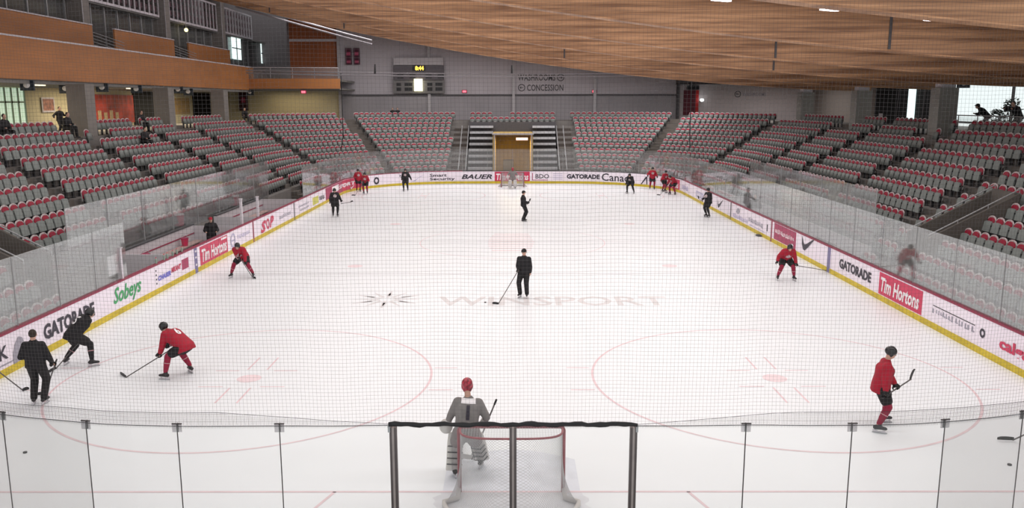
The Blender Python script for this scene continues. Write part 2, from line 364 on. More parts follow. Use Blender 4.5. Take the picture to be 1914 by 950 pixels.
# ------------------------------------------------------------------ roof: curved timber beams and deck
def beam(y, x0, x1, depth=1.9, th=.42):
    mb = MB(); xs = [x0+(x1-x0)*i/36 for i in range(37)]; rings = []
    for x in xs:
        z = ROOF(x); rings.append([Vector((x, y-th/2, z)), Vector((x, y+th/2, z)), Vector((x, y+th/2, z+depth)), Vector((x, y-th/2, z+depth))])
    mb.loft(rings); return mb
nm = {-3: 'above the near netting', 4.7: 'second from the camera', 12.4: 'third from the camera', 19.7: 'fourth from the camera', 27.1: 'over centre ice', 36: 'second from the far wall', 45: 'farthest, its edge crossing the far wall'}
for y in BEAM_Y[1:]:
    r = empty('roof_beam', (0, y, ROOF(0))); tag(r, 'long curved timber roof beam, '+nm[y], 'roof beam', 'timber roof beams')
    for part, mbb, mm in (('timber', beam(0, -23, 24.6), M_BEAM),):
        o = mbb.build(part, mm, r); o.location = (0, 0, -ROOF(0))
    mb = MB()                                                 # bottom laminate lip
    xs = [-23+47.6*i/36 for i in range(37)]
    mb.loft([[Vector((x, -.26, ROOF(x)-ROOF(0)-.02)), Vector((x, .26, ROOF(x)-ROOF(0)-.02)), Vector((x, .26, ROOF(x)-ROOF(0)+.02)), Vector((x, -.26, ROOF(x)-ROOF(0)+.02))] for x in xs])
    mb.build('bottom_lip', M_BEAM, r)
    mb = MB()
    for x in {-3: (), 4.7: (13.2,), 12.4: (11.4,), 19.7: (10.2,), 27.1: (12.4,), 36: (3,), 45: (-16.4, -11.4)}.get(y, ()):
        mb.bx(x-.04, x+.04, -.235, -.205, ROOF(x)-ROOF(0)+.05, ROOF(x)-ROOF(0)+1.85)
    if mb.v: mb.build('splice_joint', M_DTRIM, r)
mb = MB(); xs = [-33+64*i/48 for i in range(49)]
mb.loft([[Vector((x, -7, ROOF(x)+1.75)), Vector((x, 76, ROOF(x)+1.75)), Vector((x, 76, ROOF(x)+1.95)), Vector((x, -7, ROOF(x)+1.95))] for x in xs])
struct(mb.build('ceiling', M_DECK), 'sloping timber roof deck above the beams', 'ceiling')
mb = MB(); mb.bx(24.9, 31, -6, 80, 8.35, 8.5); struct(mb.build('ceiling', M_DECK), 'low timber soffit over the right concourse', 'ceiling')
# pendant high-bay lamps
def highbay(x, y, z, tilt, lab):
    r = empty('pendant_lamp', (x, y, z), tilt); tag(r, lab, 'ceiling lamp', 'pendant lamps under the roof')
    MB().box((0, 0, .07), (.62, .16, .08)).build('housing', M_WHITEP, r)
    MB().box((0, 0, 0), (.6, .13, .03)).build('diffuser', mat('lamp_glow', (1, .93, 1), .5, emit=9), r)
    mbt = MB(); mbt.tube([(-.25, 0, .1), (-.25, 0, ROOF(x)+1.75-z)], .008); mbt.tube([(.25, 0, .1), (.25, 0, ROOF(x)+1.75-z)], .008); mbt.build('hanger', M_METAL, r)
for (u, v, y), lab in zip(((1348, 1, 9.4), (1550, 19, 9.4), (1743, 38, 9.4), (1880, 50, 10.2)),
        ('bright pendant lamp cut by the top edge of the picture', 'bright pendant lamp, left of the two brightest under the wood beam', 'bright pendant lamp beside the beam splice joint', 'small bright pendant lamp nearest the right picture edge')):
    p = ony(u, v, y); highbay(p.x, p.y, p.z, .5, lab)

# ------------------------------------------------------------------ stands
ZT = lambda k: .08+.45*k
def P_side(y, d): return (13.6+d, y)
def P_corner(th, d): a = math.radians(th); return (4.2+(9.4+d)*math.cos(a), 48+(11+d)*math.sin(a))
def P_end(x, d): return (x, 59+d)
def terrace(mb, fn, taus, sg, k0=0, k1=12, base=-.13, half=False, zoff=0):
    prof = [(.8*k0, base)]
    for k in range(k0, k1):
        if half:
            z_ = ZT(k)+.015; prof += [(.8*k, z_), (.8*k+.4, z_), (.8*k+.4, z_+.225), (.8*k+.8, z_+.225)]
        else: prof += [(.8*k, ZT(k)), (.8*k+.8, ZT(k))]
    prof.append((.8*k1, base)); rings = []
    for t in taus:
        rings.append([Vector((sg*fn(t, d)[0], fn(t, d)[1], z)) for d, z in prof])
    mb.loft(rings); return mb
def lin(a, b, n): return [a+(b-a)*i/n for i in range(n+1)]
side_blocks = [(-3, 16.4, 'A'), (18.1, 19.9, 'A2'), (21.2, 28.5, 'B'), (29.8, 36.9, 'C'), (38.1, 43.6, 'D'), (44.8, 48, 'E')]
side_aisles = [(19.9, 21.2), (28.5, 29.8), (36.9, 38.1), (43.6, 44.8)]
corner_blocks = [(0, 18), (22, 52), (56, 90)]
corner_aisles = [(18, 22), (52, 56)]
SEATS = []                                                    # (x, y, z, angle, side, block name, k, index)
ORD = ['first', 'second', 'third', 'fourth', 'fifth', 'sixth', 'seventh', 'eighth', 'ninth', 'tenth', 'eleventh', 'twelfth', 'thirteenth', 'fourteenth', 'fifteenth', 'sixteenth', 'seventeenth', 'eighteenth', 'nineteenth', 'twentieth'] + ['twenty-'+q for q in ('first','second','third','fourth','fifth','sixth','seventh','eighth','ninth')] + ['thirtieth'] + ['thirty-'+q for q in ('first','second','third','fourth','fifth','sixth','seventh','eighth','ninth')]
for sg, side in ((1, 'right'), (-1, 'left')):
    vom = (16.4, 18.1) if sg > 0 else (11.7, 13.4)
    mb = MB()
    blocks = [(-3, vom[0], 'near'), (vom[1], 19.9, 'vomitory'), (21.2, 28.5, 'second'), (29.8, 36.9, 'third'), (38.1, 43.6, 'fourth'), (44.8, 48, 'fifth')]
    lo = {'near': 0, 'vomitory': 0 if sg > 0 else 2, 'second': 1 if sg > 0 else 2, 'third': 1 if sg > 0 else 2, 'fourth': 0 if sg > 0 else 2, 'fifth': 0}
    for a, b, nme in blocks: terrace(mb, P_side, [a, b], sg, 0 if lo[nme] == 0 else lo[nme])
    terrace(mb, P_side, list(vom), sg, 6)
    if sg > 0: terrace(mb, P_side, list(vom), sg, 0, 2)
    for a, b in corner_blocks[:2]: terrace(mb, P_corner, lin(a, b, 8), sg)
    terrace(mb, P_corner, lin(56, 90, 8), sg)
    terrace(mb, lambda x, d: P_end(x, d), [4.1, 4.2], sg)
    t = empty('seating_terrace', (sg*14, 20, 0)); tag(t, 'stepped concrete seating terrace wrapping the %s side and far %s corner' % (side, side), 'seating terrace')
    o = mb.build('tiers', M_CONC, t); o.location = (-sg*14, -20, 0)
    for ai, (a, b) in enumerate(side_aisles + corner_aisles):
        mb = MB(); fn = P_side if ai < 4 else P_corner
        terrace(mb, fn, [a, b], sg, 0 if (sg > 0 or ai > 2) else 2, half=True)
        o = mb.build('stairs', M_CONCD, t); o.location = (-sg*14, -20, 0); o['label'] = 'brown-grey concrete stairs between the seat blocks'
    # seats on this side
    for a, b, nme in blocks:
        n = int((b-a-.08)/.53); st = (b-a)/n
        for k in range(12):
            if k < lo[nme]: continue
            if sg < 0 and nme == 'vomitory' and k < 3: continue
            for i in range(n):
                y = b-(i+.5)*st if nme in ('near',) else a+(i+.5)*st
                SEATS.append((sg*(14+.8*k), y, ZT(k), sg*PI/2, side, nme, k, i))
    n = 3                                                     # seats bridging the vomitory on its upper rows
    for k in range(6, 12):
        for i in range(n): SEATS.append((sg*(14+.8*k), vom[0]+(i+.5)*(vom[1]-vom[0])/n, ZT(k), sg*PI/2, side, 'bridge', k, i))
    for (a, b), nme in zip(corner_blocks, ('corner start', 'corner', 'end')):
        for k in range(12):
            rx, ry = 9.8+.8*k, 11.4+.8*k; acc = .3; th = a+.01; i = 0
            while th < b:
                ds = math.hypot(rx*math.sin(math.radians(th)), ry*math.cos(math.radians(th)))*math.radians(.1); acc += ds
                if acc >= .53:
                    x, y = 4.2+rx*math.cos(math.radians(th)), 48+ry*math.sin(math.radians(th))
                    if x > 5.6 and th < b-.6:
                        nx, ny = math.cos(math.radians(th))/rx, math.sin(math.radians(th))/ry
                        SEATS.append((sg*x, y, ZT(k), math.atan2(-sg*nx, -ny) if 0 else math.atan2(sg*nx, -ny), side, nme, k, i)); i += 1
                    acc = 0
                th += .1
COLY = (31.1, 41.9, 52.6)
SEATS = [s for s in SEATS if not (s[6] >= 10 and any(abs(abs(s[0])-23) < 1.2 and y-.5 < s[1] < y+1.6 for y in COLY[:3]))]
# far middle section above the tunnel
mb = MB(); terrace(mb, P_end, [-4.1, 4.1], 1, 9, 12, base=3.9)
t = empty('seating_terrace', (0, 66, 3.9)); tag(t, 'short concrete seating terrace above the far tunnel', 'seating terrace')
o = mb.build('tiers', M_CONC, t); o.location = (0, -66, -3.9)
for sg in (-1, 1):
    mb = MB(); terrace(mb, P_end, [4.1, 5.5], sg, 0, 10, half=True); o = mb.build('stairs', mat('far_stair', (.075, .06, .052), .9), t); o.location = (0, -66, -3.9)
for k in (9, 10, 11):
    for i in range(15):
        if k == 11 and 4 <= i < 7: continue
        SEATS.append((-3.85+i*.55, 59.4+.8*k, ZT(k), PI, 'far', 'middle', k, i))

# seat prototype (faces local -X... +Y is the front)
def seat_meshes():
    def outline(wd, z0, z1, arch, n=8):
        h = wd/2; pts = [(-h, z0), (h, z0)]
        for i in range(n+1):
            a = PI*i/n; pts.append((h*math.cos(a), z1-arch+arch*math.sin(a)))
        return pts
    back = MB(); back.prism(outline(.47, .38, .86, .13), lambda a, b, t: Vector((a, -.10-.12*(b-.4)+t, b)), 0, .035)
    rim = MB(); o1 = outline(.47, .38, .86, .13)[2:]; rim.tube([(a, -.075-.12*(b-.4), b) for a, b in o1], .023, 5)
    pad = MB(); pad.prism(outline(.40, .50, .82, .11), lambda a, b, t: Vector((a, -.065-.12*(b-.4)+t, b)), 0, .03)
    pan = MB(); pan.prism(outline(.44, .31, .69, .05, 6), lambda a, b, t: Vector((a, .03-.20*(b-.4)+t, b)), 0, .06)
    brk = MB(); brk.box((0, -.08, .20), (.06, .10, .40)); brk.box((0, -.03, .41), (.44, .10, .035)); brk.box((0, -.08, .01), (.16, .2, .02))
    brk.box((-.245, -.01, .53), (.02, .16, .05)); brk.box((-.245, -.01, .46), (.02, .04, .14))
    return [('backrest', back, M_SEATG), ('backrest_rim', rim, M_RIM), ('red_pad', pad, M_SRED), ('seat_pan', pan, M_PAN), ('bracket', brk, M_BRK)]
def inframe(x, y, z):
    p = cam.matrix_world.inverted() @ Vector((x, y, z))
    if p.z > -1: return None
    u = 957+p.x/-p.z*FPX; v = 475-p.y/-p.z*FPX
    return (u, v, -p.z) if -12 < u < 1926 and -10 < v < 960 else None
vis = []; rest = []
for s in SEATS:
    q = inframe(s[0], s[1], s[2]+.6)
    (vis if q else rest).append((q[2], s) if q else (999, s))
vis.sort(key=lambda t: t[0]); near = [s for _, s in vis[:300]]; far = [s for _, s in vis[300:]]
far += [s for _, s in rest if s[1] > 2 and s[5] != 'none'][:400]
SM = seat_meshes(); proto = None
PM = [(n, m.mesh(n, mm, smooth=False), mm) for n, m, mm in SM]
BN = {'near': 'nearest block', 'vomitory': 'short block beside the exit', 'second': 'block before the middle stairs', 'bridge': 'block over the exit', 'third': 'block past the middle stairs'}
BN2 = {'near': 'counted from its far end', 'vomitory': 'counted from the exit', 'second': 'counted from the stairs', 'bridge': 'counted from the camera side', 'third': 'counted from the camera side'}
for s in near:
    x, y, z, an, side, nme, k, i = s
    if proto is None:
        r = empty('stadium_seat')
        for n_, me, mm in PM: link(n_, me, r)
        proto = r
    else: r = copy_tree(proto)
    r.location = (x, y, z); r.rotation_euler = (0, 0, an)
    rr = 'row' if 0 else ''
    tag(r, '%s seat %s, %s row up, %s stand, %s' % (ORD[i], BN2.get(nme, 'counted along'), ORD[k], side, BN.get(nme, nme + ' block')), 'seat', 'folding grey and red seats of the %s stand' % side)
# the distant seats as one object
base_v = []; base_f = []; base_m = []; mats_ = [M_SEATG, M_RIM, M_SRED, M_PAN, M_BRK]
for mi, (n_, me, mm) in enumerate(PM):
    o0 = len(base_v); base_v += [tuple(v.co) for v in me.vertices]
    for p in me.polygons: base_f.append([o0+i for i in p.vertices]); base_m.append(mi)
bv = np.array(base_v); nv = len(bv); sizes = np.array([len(f) for f in base_f]); flatf = np.array([i for f in base_f for i in f])
allv = []; 
for s in far:
    c, sn = math.cos(s[3]), math.sin(s[3]); q = np.empty_like(bv)
    q[:, 0] = bv[:, 0]*c-bv[:, 1]*sn+s[0]; q[:, 1] = bv[:, 0]*sn+bv[:, 1]*c+s[1]; q[:, 2] = bv[:, 2]+s[2]; allv.append(q)
NS = len(far); allv = np.concatenate(allv).astype(np.float32); me = bpy.data.meshes.new('distant_seats')
me.vertices.add(len(allv)); me.vertices.foreach_set('co', allv.ravel())
loops = (flatf[None, :] + (np.arange(NS)*nv)[:, None]).ravel().astype(np.int32); me.loops.add(len(loops)); me.loops.foreach_set('vertex_index', loops)
tot = np.tile(sizes, NS).astype(np.int32); st = np.concatenate([[0], np.cumsum(tot)[:-1]]).astype(np.int32)
me.polygons.add(len(tot)); me.polygons.foreach_set('loop_start', st); me.polygons.foreach_set('loop_total', tot)
for m in mats_: me.materials.append(m)
me.polygons.foreach_set('material_index', np.tile(np.array(base_m, dtype=np.int32), NS)); me.update(calc_edges=True); me.validate()
tag(link('stadium_seats', me), 'rows of more distant grey and red folding seats filling the stands', 'seats', 'stadium seats', 'stuff')

# vomitory walls, rails and dark doorways
def vomitory(sg, y0, y1, lab, klo):
    r = empty('stand_exit', (sg*16, (y0+y1)/2, 0)); tag(r, lab, 'stadium exit')
    off = Vector((-sg*16, -(y0+y1)/2, 0))
    def bl(nm, mb, m): o = mb.build(nm, m, r); o.location = off; return o
    for yy in (y0+.06, y1-.06):
        mb = MB(); xs = (sg*(13.6+.8*klo), sg*18.4); z0 = ZT(klo)
        mb.prism([(xs[0], -.1), (xs[0], z0+.9), (xs[1], ZT(6)+.75), (xs[1], -.1)], lambda a, b, t: Vector((a, b, t)) if 0 else Vector((a, t, b)), yy-.06, yy+.06)
        bl('side_wall', mb, M_CONCD)
        mb = MB(); mb.tube([(xs[0], yy, z0+1.0), (xs[1], yy, ZT(6)+.9)], .025)
        for q in (0, .33, .66, 1): xx = xs[0]+(xs[1]-xs[0])*q; zz = z0+.85+(ZT(6)+.75-z0-.85)*q; mb.tube([(xx, yy, zz), (xx, yy, zz+.18)], .015)
        bl('handrail', mb, M_METAL)
    mb = MB(); mb.bx(sg*18.30, sg*18.38, y0+.2, y1-.2, 0, 2.1); bl('doorway', mb, M_DARK)  # black panel, the darkness inside the exit put into its colour
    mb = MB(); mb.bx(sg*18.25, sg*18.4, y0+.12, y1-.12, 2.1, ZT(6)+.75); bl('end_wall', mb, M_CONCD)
vomitory(1, 16.4, 18.1, 'concrete stairwell exit cut into the right stand with metal handrails', 2)
vomitory(-1, 11.7, 13.4, 'concrete stairwell exit cut into the left stand at the picture edge', 2)
for x in (-13.2, 13.2):
    pass
# aisle handrails at the far centre stairs
for sg, sd in ((-1, 'left'), (1, 'right')):
    for q, (xx, wh) in enumerate(((4.75, 'middle'), (4.12, 'tunnel side'))):
        mb = MB(); pts = [(sg*xx, 59.6+.8*k, ZT(k)+.95) for k in range(0, 9)]; mb.tube(pts, .035)
        for k in range(0, 9, 2): mb.tube([(sg*xx, 59.6+.8*k, ZT(k)), (sg*xx, 59.6+.8*k, ZT(k)+.95)], .025)
        tag(mb.build('handrail', M_METAL), 'pale metal handrail, %s of the stairs %s of the far tunnel' % (wh, sd), 'handrail', 'handrails beside the far tunnel')

# ------------------------------------------------------------------ far end wall, tunnel
mb = MB(); mb.bx(-17.3, 16.6, 71.5, 71.9, 7.55, 17); struct(mb.build('wall_back', M_WALL), 'grey panelled far wall of the hall', 'wall')
mb = MB(); mb.bx(-17.3, 16.6, 71.45, 71.9, 4.9, 7.5); struct(mb.build('wall_back', M_WALLD), 'darker grey lower band of the far wall', 'wall')
mb = MB(); mb.bx(16.6, 31, 71.5, 71.9, 4.9, 8.6); struct(mb.build('wall_back', M_WALLR), 'pale block wall right of the far wall', 'wall')
mb = MB(); mb.bx(16.3, 31, 70.6, 71.9, 8.55, 9.4); struct(mb.build('trim_1', M_DTRIM), 'dark band above the pale far right wall', 'trim')
mb = MB(); mb.bx(-17.3, 16.6, 71.3, 71.5, 7.45, 7.6); struct(mb.build('trim_2', M_DTRIM), 'dark ledge along the far wall', 'trim')
for i, x in enumerate((-17.2, -8.3, .1, 8.2, 16.5)):
    mb = MB(); mb.bx(x-.14, x+.14, 71.2, 71.5, 5, 15); struct(mb.build('trim_%d' % (i+3), M_TRIM if i != 4 else M_DTRIM), 'vertical steel column on the far wall', 'trim')
mb = MB(); mb.bx(-33, 33, 68.6, 80, 4.7, 5.03); struct(mb.build('floor', M_FLOORC), 'far upper walkway floor', 'floor')
for sg, sd in ((-1, 'left'), (1, 'right')):
    mb = MB(); mb.bx(sg*23.2, sg*33, -6, 68.6, 4.7, 5.05); struct(mb.build('floor', M_FLOORC), sd+' concourse floor', 'floor')
    mb = MB(); mb.bx(sg*23.2, sg*23.35, -6, 48, -.2, 5.04); struct(mb.build('wall_%s' % sd, M_CONC), sd+' retaining wall under the concourse', 'wall')
# corner fillers of the concourse
for sg in (-1, 1):
    mb = MB(); rings = []
    for th in lin(0, 90, 12):
        a = P_corner(th, 9.6); b = P_corner(th, 14)
        rings.append([Vector((sg*a[0], a[1], 4.7)), Vector((sg*b[0], b[1], 4.7)), Vector((sg*b[0], b[1], 5.06)), Vector((sg*a[0], a[1], 5.06))])
    mb.loft(rings); struct(mb.build('floor', M_FLOORC), 'curved upper walkway in the far corner', 'floor')
# tunnel
t = empty('rink_tunnel', (0, 60, 0)); tag(t, 'yellow-lit vehicle tunnel opening in the middle of the far stand', 'tunnel')
def sub(nm, mb, m, par=t, off=(0, -60, 0), lab=None):
    o = mb.build(nm, m, par); o.location = off
    if lab: o['label'] = lab
    return o
mb = MB(); mb.bx(-1.75, -1.6, 60.3, 70, 0, 4.0); mb.bx(1.65, 1.8, 60.3, 70, 0, 4.0); mb.bx(-1.75, 1.8, 60.3, 70, 3.95, 4.1); mb.bx(-1.75, 1.8, 70, 70.1, 0, 4.1); sub('lining', mb, M_YWALL)
mb = MB(); mb.bx(-1.62, -1.54, 60.1, 60.3, 0, 4.0); mb.bx(1.62, 1.70, 60.1, 60.3, 0, 4.0); mb.bx(-1.8, 1.85, 60.1, 60.3, 4.0, 4.14); sub('door_frame', mb, M_TRIM)
mb = MB(); mb.bx(-4.1, 4.1, 66.0, 66.2, 3.9, 5.0); sub('lintel', mb, M_DTRIM)
mb = MB(); mb.bx(.3, 1.35, 61.0, 61.2, 3.5, 3.72); sub('lit_sign', mb, mat('red_white_glow', (1, .62, .5), emit=2.0), lab='glowing pinkish white strip sign')
mb = MB(); mb.bx(-.9, .1, 66, 68, 0, 1.35); sub('parked_machine', mb, M_DTRIM)
mb = MB(); mb.bx(-4.1, -1.75, 67, 67.2, 0, 4.0); mb.bx(1.8, 4.1, 67, 67.2, 0, 4.0); sub('back_wall', mb, M_DTRIM)
for sg, sd, xa, xb in ((-1, 'left', 1.8, 3.95), (1, 'right', 1.85, 3.95)):
    r = empty('retractable_bleacher', (sg*2.9, 60.3, 0)); tag(r, 'grey retractable bleacher steps on the %s of the far tunnel' % sd, 'bleacher', 'retractable bleachers beside the tunnel')
    for i in range(8):
        mb = MB(); mb.bx(sg*xa, sg*xb, 60.3+.72*i, 60.75+.72*i, .95+.5*i, 1.15+.5*i); o = mb.build('bench_board', mat('bleacher_board', (.42, .42, .44), .5, var=.1), r); o.location = (-sg*2.9, -60.3, 0)
    mb = MB()
    for i in range(8): mb.bx(sg*xa, sg*xb, 60.7+.72*i, 60.8+.72*i, .2, 1.0+.5*i)
    o = mb.build('riser', M_DTRIM, r); o.location = (-sg*2.9, -60.3, 0)
# scoreboard
def X71(u, v): p = ony(u, v, 71); return p.x, p.z
t = empty('scoreboard', (-9.3, 71, 9)); tag(t, 'dark wall scoreboard with yellow clock digits on the far wall', 'scoreboard')
def sbp(nm, x0, x1, z0, z1, m, dy=0, th=.25, lab=None):
    mb = MB(); mb.bx(x0, x1, 71.2-th+dy, 71.2+dy, z0, z1); o = mb.build(nm, m, t); o.location = (9.3, -71, -9)
    if lab: o['label'] = lab
    return o
sbp('header_panel', -11.75, -6.85, 10.45, 11.15, mat('sb_header', (.50, .47, .50), .5, var=.03), lab='plain light grey header')
sbp('clock_panel', -11.8, -6.8, 9.0, 10.4, mat('sb_dark', (.10, .085, .10), .5, var=.1))
sbp('score_panel', -11.85, -6.75, 7.7, 8.95, mat('sb_mid', (.16, .15, .15), .5, var=.1))
sbp('clock_window', -9.9, -8.6, 9.85, 10.4, M_BLACK, -.26, .02)
text_obj('clock_digits', '8:44', .85, .42, lambda a, b: (-9.62+a+9.3, 70.90-71, 9.93+b-9), mat('digit_glow', (1, .55, .05), emit=4), t, bold=.03)['label'] = 'glowing yellow clock digits'
for x0, x1 in ((-11.5, -11.05), (-10.7, -9.95), (-8.45, -7.95), (-7.65, -6.95)):
    for z0, z1 in ((7.93, 8.28), (8.42, 8.72)): sbp('number_window', x0, x1, z0, z1, M_BLACK, -.26, .02)
for z in (9.15, 9.45):
    for x0 in (-11.4, -10.2, -8.6, -7.4): sbp('lamp_slot', x0, x0+.6, z, z+.1, M_BLACK, -.26, .02)
mb = MB(); mb.bx(-9.72, -8.92, 70.6, 70.93, 7.92, 9.1)
tag(mb.build('lit_panel', mat('panel_glow', (1, .97, .62), emit=3.0)), 'bright yellow-white lit panel in front of the scoreboard centre', 'light panel')
# banners
for x, w_ in ((-16.5, 'left'), (-15.7, 'right')):
    t = empty('banner', (x, 71.2, 10.5)); tag(t, 'small dark red hanging banner, %s of the pair on the far wall' % w_, 'banner', 'pair of small banners')
    MB().bx(0, .6, -.03, 0, 0, 1.6).build('cloth', mat('banner_cloth', (.07, .012, .03), .8, var=.1), t)
    MB().bx(.1, .5, -.04, -.03, .9, 1.2).build('stripe', M_DRED, t); MB().bx(.1, .5, -.04, -.03, .15, .4).build('stripe', M_DRED, t)
    mb = MB(); mb.tube([(-.03, -.02, 1.62), (.63, -.02, 1.62)], .02); mb.build('rod', M_METAL, t)
# wall lettering
def wall_text(name, body, u0, u1, v0, v1, y, m, lab, bold=.01, cat='sign', par=None):
    a = ony(u0, v1, y); b = ony(u1, v0, y)
    o = text_obj(name, body, b.x-a.x, b.z-a.z, lambda p, q: (a.x+p, y, a.z+q), m, None, bold)
    if par is None: tag(o, lab, cat)
    return o
wall_text('wall_lettering', 'WASHROOMS', 968, 1038, 139, 151, 71.47, M_DTRIM, 'black WASHROOMS lettering high on the far wall')
wall_text('wall_lettering', 'CONCESSION', 985, 1053, 158, 170, 71.47, M_DTRIM, 'black CONCESSION lettering on the far wall')
wall_text('wall_lettering', 'WASHROOMS', 1388, 1432, 173, 180, 71.48, M_GREYT, 'faint grey WASHROOMS lettering on the pale right wall')
def arrow_disc(u, v, y, r, dr, lab):
    p = ony(u, v, y); mb = MB(); V = []; F = []
    for i in range(25):
        a = 2*PI*i/24; V += [(p.x+r*math.cos(a), y, p.z+r*math.sin(a)), (p.x+r*.78*math.cos(a), y, p.z+r*.78*math.sin(a))]
    mb.add(V, [(2*i, 2*i+1, 2*i+3, 2*i+2) for i in range(24)])
    for a, b in (((-.5*dr, -.08), (.15*dr, .08)),): mb.add([(p.x+a[0]*r, y, p.z+a[1]*r), (p.x+b[0]*r, y, p.z+a[1]*r), (p.x+b[0]*r, y, p.z+b[1]*r), (p.x+a[0]*r, y, p.z+b[1]*r)], [(0, 1, 2, 3)])
    mb.add([(p.x+.1*dr*r, y, p.z+.35*r), (p.x+.6*dr*r, y, p.z), (p.x+.1*dr*r, y, p.z-.35*r)], [(0, 1, 2)])
    tag(mb.build('arrow_symbol', M_DTRIM), lab, 'sign')
arrow_disc(1048, 145, 71.47, .36, 1, 'round right-pointing arrow after the upper washrooms lettering')
arrow_disc(975, 164, 71.47, .36, -1, 'round left-pointing arrow before the concession lettering')
arrow_disc(1379, 176, 71.48, .32, -1, 'round symbol beside the faint washrooms lettering')
for u, v, lab in ((1111, 171, 'small glowing red exit light right on the far wall'), (868, 171, 'small glowing red exit light right of the scoreboard'), (567, 172, 'small glowing red exit light under the left balcony end')):
    p = ony(u, v, 71.36 if u > 600 else 63.87); t = empty('exit_light', p); tag(t, lab, 'exit light', 'red exit lights')
    MB().box((0, .06, 0), (.5, .08, .3)).build('case', M_DRED, t); MB().box((0, 0, 0), (.36, .04, .2)).build('lens', mat('red_glow', (1, .15, .2), emit=1.6), t)
# red door and sign box at the right end
t = empty('open_door', (17.8, 71.3, 5.05)); tag(t, 'dark red open door at the right end of the far wall', 'door')
MB().bx(-.75, .45, -.06, 0, .5, 2.95).build('leaf', mat('door_maroon', (.10, .008, .02), .5, var=.05), t)
MB().bx(.45, .75, -.12, 0, 0, 2.95).build('lit_edge', mat('door_red', (.42, .015, .015), .5, var=.05), t)  # brighter red than the leaf paints this edge as lit
MB().bx(-.45, .75, -.1, 0, 2.98, 3.4).build('sign_box', M_BLACK, t)
p = ony(1312, 187, 70.8); t = empty('wall_lamp', p); tag(t, 'small bright white lamp right of the dark red door', 'wall lamp')
MB().ball((0, 0, 0), (.2, .12, .14)).build('bulb', mat('white_glow', (.95, 1, 1), emit=8), t); MB().box((0, .3, -.12), (.2, .5, .1)).build('bracket', M_METAL, t)

# ------------------------------------------------------------------ far net cords and pipes
mb = MB(); P0 = [(-22+i*1.0, 57.0, 9.12+.0011*(-22+i)**2*.6) for i in range(36)]
for dz in (0, -.22): mb.tube([(x, y, z+dz) for x, y, z in P0], .045, 8)
tag(mb.build('net_support_pipe', M_SILVER), 'twin silver pipes carrying the far netting across the hall', 'pipe')
t = empty('ceiling_truss', (13.5, 57, 8.7)); tag(t, 'silver lattice truss under the roof at the far right', 'truss')
mb = MB(); mb.tube([(0, 0, 0), (13.5, 0, -.3)], .05, 8); mb.tube([(0, 0, .4), (13.5, 0, .1)], .05, 8); o = mb.build('chord', M_SILVER, t)
mb = MB()
for i in range(22): mb.tube([(i*.61, 0, -.0136*i), (i*.61+.3, 0, .4-.0136*i)], .02, 5); mb.tube([(i*.61+.3, 0, .4-.0136*i), (i*.61+.61, 0, -.0136*i)], .02, 5)
mb.build('lattice', M_SILVER, t)
t = empty('ceiling_track', (-18.8, 50, 13.5)); tag(t, 'pair of long silver tracks under the beam at upper left', 'track')
a = ony(440, 5, 50); b = ony(650, 64, 50); c = ony(695, 77, 50)
for dz, nme in ((0, 'rail'), (-.28, 'rail')):
    mb = MB(); mb.tube([a+Vector((0, 0, dz)), b+Vector((0, 0, dz)), c+Vector((0, 0, dz+.05))], .07, 6); o = mb.build(nme, M_SILVER, t); o.location = (18.8, -50, -13.5)
for x, u0, w_ in ((-14.3, 640, 'left'), (14.95, 1294, 'right')):
    mb = MB(); mb.tube([(x, 57.6, 9.2 if x < 0 else 8.8), (x, 57.6, 4), (x-.6 if x < 0 else x+.15, 57.6, 1.0)], .04, 5)
    tag(mb.build('net_edge_cord', M_BLACK), 'dark vertical cord at the %s edge of the far netting' % w_, 'cord', 'far netting edge cords')
for u, v0, v1, w_ in ((701, 120, 138, 'left of the scoreboard'), (957, 122, 137, 'left of the washrooms lettering')):
    a = ony(u, v0, 57); b = ony(u, v1, 57); mb = MB(); mb.tube([a, b], [.06, .09], 8)
    tag(mb.build('net_winch_tube', M_BLACK), 'short dark tube hanging at the silver pipes '+w_, 'tube')

# ------------------------------------------------------------------ left balconies and suites
t = BALC = empty('balcony', (-24, 30, 7.9)); tag(t, 'long orange wood-clad balcony front along the left side', 'balcony')
def bal(nm, mb, m, lab=None): return sub(nm, mb, m, t, (24, -30, -7.9), lab)
mb = MB(); mb.bx(-24.15, -24, -5, 65.5, 7.95, 9.95); bal('fascia', mb, M_ORANGE)
mb = MB(); mb.bx(-24.2, -23.95, -5, 65.5, 9.95, 10.03); bal('cap', mb, M_WHITEP)
mb = MB(); mb.bx(-24.15, -15.7, 64, 64.15, 8.05, 8.95); bal('return_fascia', mb, M_ORANGE)
mb = MB(); mb.bx(-33, -24.15, -5, 66, 7.75, 8.0); mb.bx(-33, -15.75, 64.15, 84, 7.95, 8.1); bal('soffit', mb, M_SLAB)
mb = MB(); mb.bx(-33, -24.15, -5, 66, 8.7, 8.9); mb.bx(-33, -15.75, 64.15, 84, 8.7, 8.88); bal('deck', mb, M_SLAB)
mb = MB(); mb.tube([(-24, 64.05, 9.95), (-15.8, 64.05, 9.9)], .04); mb.tube([(-20, 64.05, 9.3), (-15.8, 64.05, 9.2)], .03)
for x in (-22, -20, -18, -15.8): mb.tube([(x, 64.05, 8.9), (x, 64.05, 9.9)], .02)
bal('guard_rail', mb, M_TRIM)
mb = MB(); mb.bx(-24, -15.8, 64.07, 64.09, 8.95, 9.85); bal('guard_glass', mb, M_GLASS)
